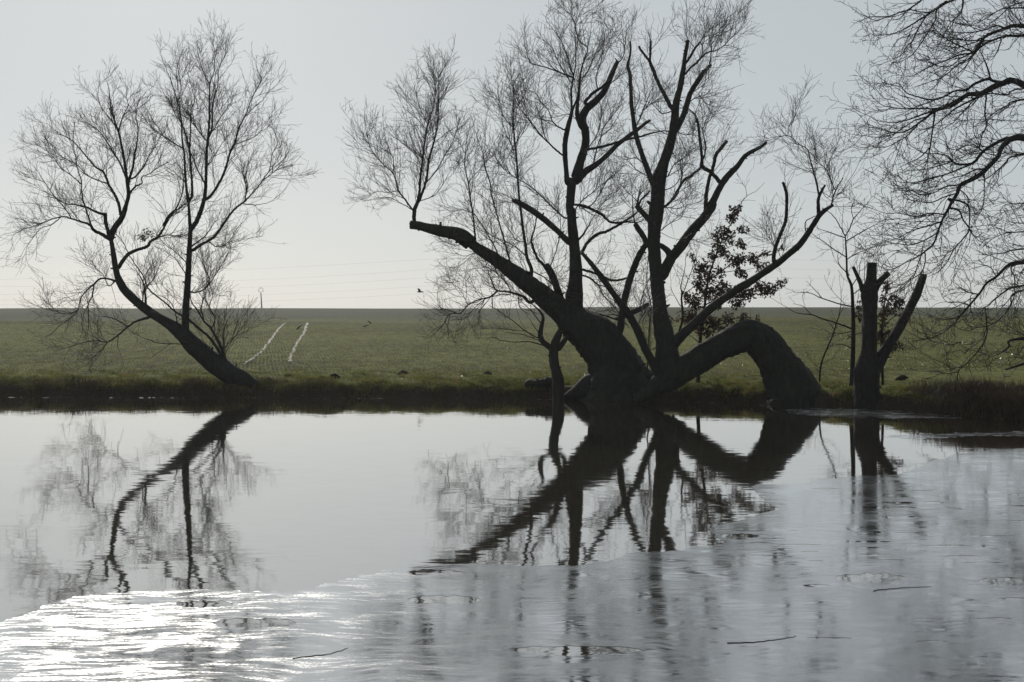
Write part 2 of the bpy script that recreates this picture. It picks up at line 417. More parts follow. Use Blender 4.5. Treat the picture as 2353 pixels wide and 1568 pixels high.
# ---------------------------------------------------------------- ice
def ice_sheet(name, loops, z, mat=None):
    bm = bmesh.new(); edges = []
    for lp in loops:
        vsx = [bm.verts.new(p) for p in lp]
        for a, b in zip(vsx, vsx[1:] + vsx[:1]): edges.append(bm.edges.new((a, b)))
    bmesh.ops.triangle_fill(bm, use_beauty=True, use_dissolve=False, edges=edges, normal=(0, 0, 1))
    bmesh.ops.recalc_face_normals(bm, faces=bm.faces)
    for f in bm.faces:
        if f.normal.z < 0: f.normal_flip()
    me = bpy.data.meshes.new(name); bm.to_mesh(me); bm.free()
    me.materials.append(mat or M_ICE)
    o = bpy.data.objects.new(name, me); C.objects.link(o)
    return tag(o, kind="structure")

def edge_path(pts, z, jag=2.2, step=14):
    out = []
    for (x0, y0), (x1, y1) in zip(pts[:-1], pts[1:]):
        k = max(1, int(math.hypot(x1 - x0, (y1 - y0) * 3) / step))
        for i in range(k):
            t = i / k
            j = random.gauss(0, 1) * jag * max(0.15, (y0 - 900) / 420)
            out.append(on_level(x0 + (x1 - x0) * t + random.gauss(0, 3), y0 + (y1 - y0) * t + j * .7, z))
    out.append(on_level(*pts[-1], z))
    return out

def lens(cx, cy, rx, ry, z, n=34):
    lp = []
    for i in range(n):
        a = 2 * math.pi * i / n
        k = 1 + random.uniform(-.28, .28)
        c = math.copysign(abs(math.cos(a)) ** 1.0, math.cos(a))
        lp.append(on_level(cx + rx * c, cy + ry * math.sin(a) * k, z))
    return lp

edge = [(-1600, 1470), (-700, 1452), (-300, 1440), (20, 1426), (90, 1398), (160, 1373), (250, 1363), (330, 1361), (450, 1352), (560, 1358), (650, 1362), (720, 1349), (830, 1322), (940, 1303),
        (1060, 1295), (1180, 1299), (1330, 1299), (1400, 1288), (1450, 1271), (1577, 1263), (1667, 1247), (1625, 1216), (1709, 1194), (1750, 1181), (1795, 1170),
        (1742, 1141), (1730, 1114), (1850, 1110), (1961, 1094), (2068, 1091), (2130, 1066), (2200, 1042), (2353, 1030), (2760, 1026), (4600, 1024)]
ez = 0.0015
main = edge_path(edge, ez)
outer = main + [on_level(4600, 1720, ez), on_level(-1600, 1720, ez)]
holes = [(585, 1432, 96, 12), (1000, 1317, 66, 8), (1020, 1379, 84, 10), (1320, 1494, 155, 11), (2000, 1328, 80, 11), (2310, 1336, 62, 9), (470, 1388, 66, 8), (1700, 1232, 44, 6)]
hr = random.Random(5)
for _ in range(400):
    if len(holes) > 46: break
    x = hr.uniform(1780, 2420); y = hr.uniform(1118, 1290) if hr.random() < .75 else hr.uniform(1290, 1480)
    if x < 1880 and y < 1200: continue
    rx, ry = hr.uniform(10, 55), hr.uniform(.8, 3.0)
    if all(abs(x - h[0]) > rx + h[2] + 12 or abs(y - h[1]) > ry + h[3] + 4 for h in holes):
        holes.append((x, y, rx, ry))
ice_sheet("pond_ice", [outer] + [lens(*h, ez) for h in holes], ez)
def closed(pts): return edge_path(pts + pts[:1], ez, 9.0, 9)[:-1]
ice_sheet("shore_ice", [closed([(1795, 942), (1900, 938), (2060, 944), (2160, 951), (2215, 961), (2050, 962), (1900, 958), (1810, 949)])], ez, M_RIM)
ice_sheet("floating_ice", [closed([(2010, 1003), (2190, 996), (2353, 991), (2700, 989), (2700, 999), (2353, 1001), (2230, 1004), (2090, 1009)])], ez, M_RIM)
fr_ = random.Random(8)
bits = []
for _ in range(900):
    if len(bits) > 70: break
    x = fr_.choice([fr_.uniform(20, 600), fr_.uniform(640, 1270), fr_.uniform(1580, 1780)])
    y = (F * H / (float(np.interp((x - CX) / F * 40.5, SX, SY)))) + HY + fr_.uniform(.2, 1.8)
    w = fr_.uniform(2, 9) if fr_.random() < .8 else fr_.uniform(9, 20)
    if all(abs(x - q[0]) > w + q[2] + 2 for q in bits): bits.append((x, y, w, fr_.uniform(.25, .7)))
ice_sheet("floating_ice", [lens(*q, ez, 10) for q in bits], ez, M_RIM)

# ---------------------------------------------------------------- trees: traced limbs grown into 3-D
ZM = {"d": (1, 0, 0), "1": (.312627, 0, 49.02), "2": (.312627, 0, 457.5), "3": (.312627, 800.7, 16.34), "4": (.312627, 800.7, 457.5),
      "5": (.312627, 1307.2, 16.34), "6": (.312627, 1388.9, 457.5), "7": (.312639, 1862.8, 0), "8": (.36474, 1862.8, 457.5)}

def parse(s):
    k = "d"; pts = []
    for w in s.split():
        if w[0] == "z": k = w[1:]; continue
        x, y, r = (float(q) for q in w.split(","))
        a, bx_, by_ = ZM[k]
        pts.append((a * x + bx_, a * y + by_, a * r))
    return np.array(pts)

def smooth(pts, step):
    """Catmull-Rom through the rows of pts, about step apart in the first two columns"""
    pts = np.asarray(pts, float)
    ext = np.vstack([2 * pts[0] - pts[1], pts, 2 * pts[-1] - pts[-2]])
    out = []
    for i in range(1, len(ext) - 2):
        p0, p1, p2, p3 = ext[i - 1:i + 3]
        k = max(1, int(np.linalg.norm((p2 - p1)[:2]) / step))
        for t in np.arange(k) / k:
            out.append(.5 * ((2 * p1) + (-p0 + p2) * t + (2 * p0 - 5 * p1 + 4 * p2 - p3) * t * t + (-p0 + 3 * p1 - 3 * p2 + p3) * t ** 3))
    out.append(ext[-2])
    return np.array(out)

WILLOW = dict(l1=(8.2, (.4, 1.6), 36, .055, .135, 9, .0115, .0046, .03), l2=(7.0, (.25, .95), 36, .045, .16, 7, .0060, .0037), l3=(2.4, (.2, .55), 38, .04, .22, 5, .0044, .0034))
SPARSE = dict(l1=(2.6, (.3, 1.2), 42, .05, .18, 8, .010, .0045, .03), l2=(4.5, (.15, .7), 40, .04, .2, 6, .0058, .0038), l3=(2.4, (.1, .35), 40, .03, .2, 4, .0042, .0032))
OAK = dict(l1=(7.2, (.4, 1.6), 36, .004, .17, 9, .013, .0052, .06), l2=(5.6, (.18, .75), 42, .015, .22, 6, .0070, .0044), l3=(4.0, (.05, .16), 50, .05, .3, 3, .0054, .0052))

class Tree:
    def __init__(s, name, label, cat, base, depth, bark=M_BARK, twig=M_TWIG, seed=1, par=WILLOW, group=None, wk=1.0):
        s.rng = np.random.default_rng(seed)
        s.root = empty(name, (base[0], base[1], base[2]), label, cat, group)
        s.bark, s.twig, s.par, s.depth, s.wk = bark, twig, par, depth, wk
        s.P2 = np.zeros((0, 4)); s.S = []      # 2-D samples (x, y, depth); twig-bearing strands
        s.crown = Acc(); s.cr_n = 0
    def limb(s, spec, flags="", name="limb", lean=None, d0=None, rough=None):
        """flags: c cut end, n no twigs, s few twigs, d double twigs"""
        a = parse(spec)
        a[:, 2] *= s.wk
        if s.wk > 1.1 and 2325 < a[0, 0] < 2348:         # this bough goes on outside the frame to the oak's own trunk
            e = a[0, 1] + (a[0, 1] - a[1, 1]) * 1.2
            a = np.vstack([[2704, e + (a[0, 1] - e) * .4 + 30, a[0, 2] * 1.7], [2560, e + 12, a[0, 2] * 1.4], [2430, (e + a[0, 1]) / 2, a[0, 2] * 1.15], a])
        if len(s.P2):                                    # root the limb in the middle of its parent
            dd = np.hypot(s.P2[:, 0] - a[0, 0], s.P2[:, 1] - a[0, 1]); k = int(np.argmin(dd - s.P2[:, 3] * .5))
            if 1.0 < dd[k] < s.P2[k, 3] * .9 + 8: a = np.vstack([[s.P2[k, 0], s.P2[k, 1], min(a[0, 2], s.P2[k, 3] * .9)], a])
        n = len(a)
        if d0 is None:
            if len(s.P2):
                k = np.argmin(np.hypot(s.P2[:, 0] - a[0, 0], s.P2[:, 1] - a[0, 1])); d0 = s.P2[k, 2]
            else: d0 = s.depth
        ln = np.concatenate([[0], np.cumsum(np.hypot(np.diff(a[:, 0]), np.diff(a[:, 1])))])
        mpp = d0 / F
        if lean is None:
            lean = s.rng.choice([-1, 1]) * s.rng.uniform(.12, .5)
        dep = d0 + lean * ln * mpp
        wmax = a[:, 2].max()
        if wmax > 60: step = 6
        else: step = max(3.0, wmax * .3)
        q = smooth(np.column_stack([a, dep]), step)
        if wmax < 12:                                    # small wobble of thin wood, out of the picture's plane too
            q[1:-1, 3] += s.rng.standard_normal(len(q) - 2) * mpp * 1.5
            q[1:-1, 0:2] += s.rng.standard_normal((len(q) - 2, 2)) * .35
        s.P2 = np.vstack([s.P2, q[:, [0, 1, 3, 2]]])
        pts = np.stack(P(q[:, 0], q[:, 1], q[:, 3]), -1)
        rad = np.maximum(q[:, 2], .5) * .5 * q[:, 3] / F
        if "c" not in flags:
            rad = rad * (1 - .35 * np.linspace(0, 1, len(rad)) ** 3)
        acc = Acc()
        sides = 44 if wmax > 90 else 20 if wmax > 30 else 12 if wmax > 12 else 8 if wmax > 5 else 6
        rg = rough if rough is not None else (.06 if wmax > 60 else .075 if wmax > 12 else .06)
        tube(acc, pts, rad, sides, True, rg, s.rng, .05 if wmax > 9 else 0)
        if wmax > 14:
            L = np.linalg.norm(np.diff(pts, axis=0), axis=1).sum()
            for _ in range(int(L * (2.0 if wmax > 40 else 2.2))):
                i = s.rng.integers(1, len(pts) - 1)
                tg = nrm(pts[i + 1] - pts[i - 1]); q_ = s.rng.standard_normal(3); q_[1] *= .4; q_ = nrm(q_ - tg * np.dot(q_, tg))
                r_ = rad[i]; l_ = min(.03 + .10 * s.rng.random() ** 3, r_ * .8); w_ = min(r_ * .3, .018 + .03 * s.rng.random())
                d_ = nrm(q_ + tg * s.rng.uniform(0, .8))
                tube(acc, [pts[i] + q_ * r_ * .7, pts[i] + q_ * r_ * .97 + d_ * l_ * .4, pts[i] + q_ * r_ + d_ * l_], [w_ * 1.5, w_, w_ * .6], 6, True, .1, s.rng)
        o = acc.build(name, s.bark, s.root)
        if "n" not in flags:
            f = np.linspace(0, len(pts) - 1, 24); i = np.minimum(f.astype(int), len(pts) - 2); w = (f - i)[:, None]
            S = pts[i] * (1 - w) + pts[i + 1] * w; R = rad[i] * (1 - w[:, 0]) + rad[i + 1] * w[:, 0]
            s.S.append((S, R, flags))
        return o
    def grow(s, flat=0.0, grav=0.0):
        rng = s.rng
        for fl, k in (("", 1.0), ("s", .35), ("d", 1.7)):
            sel = [(S, R) for S, R, g in s.S if (fl in g if fl else not ("s" in g or "d" in g))]
            if not sel: continue
            S = np.stack([x[0] for x in sel]); R = np.stack([x[1] for x in sel])
            d, L, an, up, wg, n, r0, rt, th = s.par["l1"]
            A, RA = spawn(S, R, d * k, L, an, up, wg, n, r0, rt, rng, thick=th, t0=.08, grav=grav, flat=flat)
            # ends of the limbs run on into fine twigs
            d2, L2, an2, up2, wg2, n2, r2, rt2 = s.par["l2"]
            tips = np.repeat(S[:, -8:], 1, 0)
            T, RT = spawn(tips, np.repeat(R[:, -8:], 1, 0), 5 * k, L2, 28, up2, wg2, n2, r2, rt2, rng, thick=.02, t0=.4, grav=grav, flat=flat)
            B, RB = spawn(A, RA, d2, L2, an2, up2, wg2, n2, r2, rt2, rng, grav=grav, flat=flat)
            d3, L3, an3, up3, wg3, n3, r3, rt3 = s.par["l3"]
            Cc, RC = spawn(B, RB, d3, L3, an3, up3, wg3, n3, r3, rt3, rng, t0=.2, grav=grav, flat=flat)
            for X, RX in ((A, RA), (T, RT), (B, RB), (Cc, RC)):
                if len(X): strands_mesh(s.crown, X, RX); s.cr_n += len(X)
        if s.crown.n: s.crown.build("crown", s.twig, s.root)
        print(s.root.name, "strands", s.cr_n)

def many(t, specs):
    for sp in specs:
        if isinstance(sp, str): t.limb(sp)
        else: t.limb(sp[1], sp[0])

# --- slender leaning willow on the left bank
b = on_ground(590, 900)
lt = Tree("willow_tree", "slender leaning willow with a full twiggy crown and no cut limbs, beside the tractor ruts", "tree", b, 40.9, seed=3)
lt.limb("z2 2010,1460,60 1930,1420,95 1800,1345,135 1650,1258,150 1520,1155,145 1400,1055,128 1330,980,115 1250,925,82 1130,850,75 1010,760,70 905,655,72 862,560,60 842,460,55 827,360,50 815,292,45", "n", "trunk", lean=.03)
lt.limb("z2 812,300,34 795,240,28 780,180,28 775,110,26 z1 770,1420,22 720,1408,20 640,1370,15 560,1350,12 480,1340,10 400,1300,8 330,1290,5", "")
lt.limb("z2 815,292,45 z1 830,1540,46 862,1490,44 900,1435,38 930,1340,30 945,1270,28 935,1180,25 925,1100,22 910,1000,20 890,900,18 870,810,16 830,700,13 810,600,10 800,500,7 780,430,4", "")
many(lt, [
 "z1 940,1200,22 955,1150,20 975,1080,18 990,980,16 1005,900,12 1015,800,10 1000,700,8 1010,620,6 1030,560,4",
 "z1 890,1420,24 870,1340,22 850,1290,21 800,1200,18 760,1110,16 700,1070,14 640,1000,12 580,930,10 520,870,8 430,820,6 340,750,4",
 "z1 795,1195,12 720,1170,9 640,1130,8 570,1060,7 480,1010,6 400,960,5 330,900,3",
 "z1 932,1170,14 890,1060,12 830,960,12 780,880,10 730,810,8 680,770,6 590,730,4",
 "z1 870,825,12 890,740,10 910,690,8 940,620,6 930,560,5 940,480,3",
 "z1 860,790,10 820,730,9 770,670,7 730,600,6 720,520,4 740,440,3",
 "z1 980,1155,14 1050,1080,12 1090,1000,9 1130,940,6 1165,890,4",
 "z1 950,1270,16 990,1220,14 1045,1190,10 1040,1150,8 1100,1120,8 1170,1070,6 1240,1040,4",
 "z2 805,292,30 740,255,25 690,230,24 660,190,22 600,168,14 520,145,12 470,130,10 380,150,8 280,190,7 180,220,6 100,270,4 80,330,3",
 "z2 668,190,14 640,100,12 620,40,12 z1 612,1320,11 600,1250,10 600,1180,9 570,1090,8 555,1000,6 540,900,5 540,800,3",
 "z2 520,135,10 470,60,8 z1 400,1290,7 330,1190,6 260,1160,4 180,1140,3",
 "z2 450,130,8 380,190,7 300,215,6 240,290,5 200,350,4 190,420,3",
 "z1 600,1200,9 520,1130,7 450,1080,6 400,1010,5 330,940,4 260,900,3",
 ("", "z2 865,510,30 900,460,29 950,400,26 1020,370,23 1080,350,24 1110,310,22 1160,280,20 1200,220,18 1230,160,18 1270,110,15 1330,60,13 1370,30,12"),
 "z2 1160,282,10 1230,265,9 1320,275,8 1400,268,8",
 "z2 1225,165,16 z1 1200,1500,16 1240,1430,14 1300,1370,11 1340,1260,9 1350,1180,7 1330,1090,5 1290,1020,3",
 ("s", "z2 1362,985,62 1365,850,52 1370,750,49 1380,600,46 1388,450,43 1395,300,39 1400,200,38 z1 1395,1480,32 1390,1400,29 1386,1330,28"),
 "z1 1386,1330,28 1372,1240,20 1360,1100,17 1355,980,15 1340,880,13 1330,700,12 1305,600,10 1270,480,8 1230,370,6 1190,280,4",
 "z1 1388,1325,24 1410,1280,21 1412,1200,18 1402,1080,17 1392,950,18 1360,820,13 1330,740,11 1290,690,8 1250,600,6 1200,520,4",
 "z1 1394,935,14 1400,800,11 1405,650,9 1430,580,6 1390,420,5 1360,330,3",
 "z1 1350,940,10 1270,890,9 1180,830,8 1120,790,6 1060,710,4",
 ("", "z1 1402,1535,36 1450,1460,35 1490,1350,30 1510,1250,26 1515,1100,23 1520,950,21 1530,850,20 1540,700,17 1540,550,13 1545,450,10 1570,380,8 1580,250,5 1560,130,3"),
 "z1 1540,845,14 1560,760,12 1565,600,10 1600,480,8 1610,350,6 1660,250,4 1680,190,3",
 "z1 1540,470,8 1500,380,6 1470,300,4 1450,210,3",
 "z1 1310,590,8 1330,480,6 1310,360,5 1300,250,3",
 "z1 1515,1310,24 1560,1270,19 1620,1170,18 1660,1080,17 1690,970,16 1730,890,14 1750,800,12 1800,700,10 1830,620,8 1870,530,7 1920,430,5 1890,360,3",
 "z1 1720,910,8 1800,880,7 1870,850,6 1930,790,4 1990,700,3",
 "z1 1800,700,7 1860,640,6 1930,580,5 1990,500,3",
 "z1 1505,1190,12 1450,1090,11 1420,1010,10 1395,950,9",
 "z1 1520,880,10 1470,820,9 1420,740,7 1380,670,5",
 "z1 1535,850,8 1580,780,7 1640,680,6 1700,600,4",
 "z1 1530,1060,7 1590,970,6 1630,900,5 1680,840,3",
 "z2 1412,380,24 1480,335,21 1560,290,20 1620,220,18 1680,130,16 1740,60,14 z1 1790,1330,12 1870,1250,10 1930,1170,9 1980,1090,8 2000,980,6 2040,900,5 2020,820,3",
 "z1 1785,1342,8 1880,1350,5 1980,1330,4 2060,1270,3",
 "z1 1800,1318,10 1815,1220,8 1810,1120,6 1830,1000,4",
 "z1 1930,1170,7 2000,1120,6 2080,1040,5 2120,960,3",
 "z2 1540,318,8 1590,350,7 1660,340,6 1740,310,5 1830,290,4 1910,270,3",
 "z2 1412,345,12 1460,310,11 1510,270,9 1560,200,7 1590,130,5",
 "z2 1402,682,14 1440,686,12 1500,665,10 1550,610,8 1600,530,7 1650,450,5 1700,350,3",
 "z2 1500,668,8 1540,600,6 1510,520,5 1480,430,4 1470,340,3",
 "z2 1390,600,8 1330,500,7 1280,430,6 1200,380,4",
 ("s", "z2 1655,1225,36 1640,1130,26 1590,1020,20 1550,950,18 1500,900,14 1460,830,12 1410,760,10 1400,700,8 1440,640,6"),
 "z2 1500,900,9 1480,800,8 1510,700,7 1530,640,4",
 "z2 1555,950,10 1580,880,8 1540,800,7 1560,720,5 1570,640,3",
 ("s", "z2 1640,1180,24 1550,1030,20 1470,960,18 1390,890,16 1290,830,14 1200,750,12 1120,690,11 1080,640,10 1055,570,10 1000,490,9 950,410,8 900,310,7 850,260,6 800,200,5"),
 "z2 1640,1170,14 1645,1090,10 1640,1000,8 1660,920,6 1700,850,4",
 "z2 1645,1100,9 1700,1040,7 1760,970,5 1810,900,3",
 "z2 1070,795,20 1068,700,16 1050,610,12 1010,540,9",
 "z2 1050,760,10 1060,660,9 1120,600,8 1160,520,6 1190,440,4",
 "z2 1300,935,10 1295,860,8 1260,770,7 1200,720,6 1120,700,4",
 "z2 842,602,16 780,585,13 730,590,14 690,630,14 630,680,10 590,740,9 570,820,7 500,890,8 440,930,7 370,1000,5",
 "z2 690,640,12 675,720,10 650,770,9 650,850,8 650,940,6 640,1000,4",
 "z2 570,820,8 500,845,7 420,830,5 360,800,4 320,740,3",
 "z2 1085,872,22 1000,900,15 940,940,14 870,1000,12 790,1050,10 700,1040,8 600,1060,6 500,1090,5 430,1110,3",
 "z2 935,935,10 860,890,9 800,870,7 730,860,4",
 "z2 790,1050,8 750,1110,6 690,1160,5 640,1220,3",
 "z2 870,1000,6 865,1080,5 890,1150,3",
 "z2 1345,1066,8 1180,1060,7 1080,1030,6 980,990,4",
 "z2 850,600,10 800,640,8 760,560,6 700,500,5 660,430,3",
 "z2 1385,480,8 1300,400,6 1200,320,5 1150,250,4",
 "z2 1540,1090,10 1460,1075,6 1400,1050,5",
])
lt.grow()
# mistletoe-like leaf ball
def leaf_cloud(acc, blobs, depth, mpp, rng, per, size, squash=1.0, dy=1.0):
    Vs = []
    for x, y, r in blobs:
        c = np.array(P(x, y, depth)); rr = r * mpp
        n = max(6, int(per * (r / 20.0) ** 2))
        p = nrm(rng.standard_normal((n, 3))) * (rr * rng.random((n, 1)) ** .45)
        p[:, 1] *= dy
        c = c + np.array([0, rng.uniform(-.5, .5) * rr * 1.0, 0])
        Vs.append(c + p)
    Pn = np.concatenate(Vs); n = len(Pn)
    d = nrm(rng.standard_normal((n, 3)) + np.array([0, 0, -.5])); u = nrm(np.cross(d, rng.standard_normal((n, 3)))); w = np.cross(d, u)
    L = size * (.6 + .8 * rng.random((n, 1))); W = L * (.34 + .14 * rng.random((n, 1))); cu = L * .18 * rng.standard_normal((n, 1))
    # lobed blade: 8 outline points bent along its length
    prof = [(0, 0), (.18, .25), (.42, .6), (.55, .42), (.78, .72), (1.0, .1)]
    V = []
    for t, k in prof:
        base = Pn + d * L * t + w * cu * (t * t)
        V.append(base - u * W * k); V.append(base + u * W * k)
    V = np.stack(V, 1).reshape(-1, 3)
    b0 = np.arange(n)[:, None] * 12
    Q = np.concatenate([np.concatenate([b0 + 2 * i, b0 + 2 * i + 1, b0 + 2 * i + 3, b0 + 2 * i + 2], 1) for i in range(5)])
    acc.add(V, Q)
rng0 = np.random.default_rng(4)
ml = empty("mistletoe_clump", P(333, 545, 40.6), "small dark leafy clump of mistletoe hanging among the twigs of the left willow", "mistletoe")
a = Acc(); leaf_cloud(a, [(333, 536, 13), (322, 545, 8), (345, 543, 9), (331, 550, 8)], 40.6, 40.6 / F, rng0, 90, .075); a.build("foliage", M_MIST, ml)
a = Acc()
for k in range(14):
    e = np.array(P(333 + rng0.uniform(-16, 16), 536 + rng0.uniform(-12, 12), 40.6 + rng0.uniform(-.2, .2)))
    s0 = np.array(P(333, 556, 40.6)); mid = (e + s0) / 2 + rng0.standard_normal(3) * .03
    tube(a, [s0, mid, e], [.006, .005, .003], 5)
a.build("stem", M_TWIG, ml)

# --- great leaning willow in the middle
b = on_ground(1420, 905)
wt = Tree("willow_tree", "massive leaning willow with a sawn-off limb pointing left over the field", "tree", b, 39.2, seed=21)
wt.limb("z4 1985,1500,620 1985,1430,570 1975,1330,480 1950,1230,390 1900,1130,345 1830,1040,330 1740,960,300 1650,890,240 1580,830,190 1500,770,172 1380,670,152 1260,575,140 1100,460,120 950,365,108 870,300,104", "n", "trunk", lean=.05)
wt.limb("z4 900,325,104 850,285,108 790,255,98 700,240,84 600,217,70 520,198,64 456,190,62", "cn", "limb", lean=.05)
wt.limb("z4 880,270,20 820,225,26 740,215,22 670,210,16", "cn", "limb", lean=.05)
wt.limb("z4 1950,1390,330 1850,1375,260 1760,1395,200 1680,1430,140 1600,1465,80 1540,1495,40", "n", "root", lean=.0)
wt.limb("z4 2150,1330,200 2230,1390,170 2330,1450,110", "n", "root", lean=.0)
wt.limb("z4 1860,1080,200 1890,1000,190 1900,950,130", "cn", "limb", lean=.0)
wt.limb("z4 1665,860,160 1660,780,124 1663,700,122 1670,600,104 1670,450,86 1660,350,82 1645,200,76 1632,50,76 z3 1625,1500,80 1632,1400,86 1640,1310,95 1650,1260,95", "n", "limb", lean=.02)
wt.limb("z3 1610,1290,42 1600,1200,36 1592,1100,37 1592,1000,40 1610,900,40 1630,820,33 1645,760,26 1670,700,19 1690,640,15 1700,560,15", "", "limb", lean=-.15)
wt.limb("z3 1640,800,16 1640,690,15 1640,600,12 1652,520,12 1670,420,9 1670,300,8 1665,150,6 1680,80,5 1600,30,4 1560,-60,3", "", "limb", lean=-.2)
wt.limb("z3 1665,1270,84 1690,1190,72 1712,1110,60 1742,1000,56 1738,900,60 1712,840,68 1750,750,58 1820,690,50 1880,620,46 1920,530,40 1950,460,36 1977,400,30", "cs", "limb", lean=.18)
wt.limb("z3 1690,830,34 1680,760,30 1690,650,22 1700,540,20 1715,450,15 1740,380,11 1785,330,8", "", "limb", lean=.1)
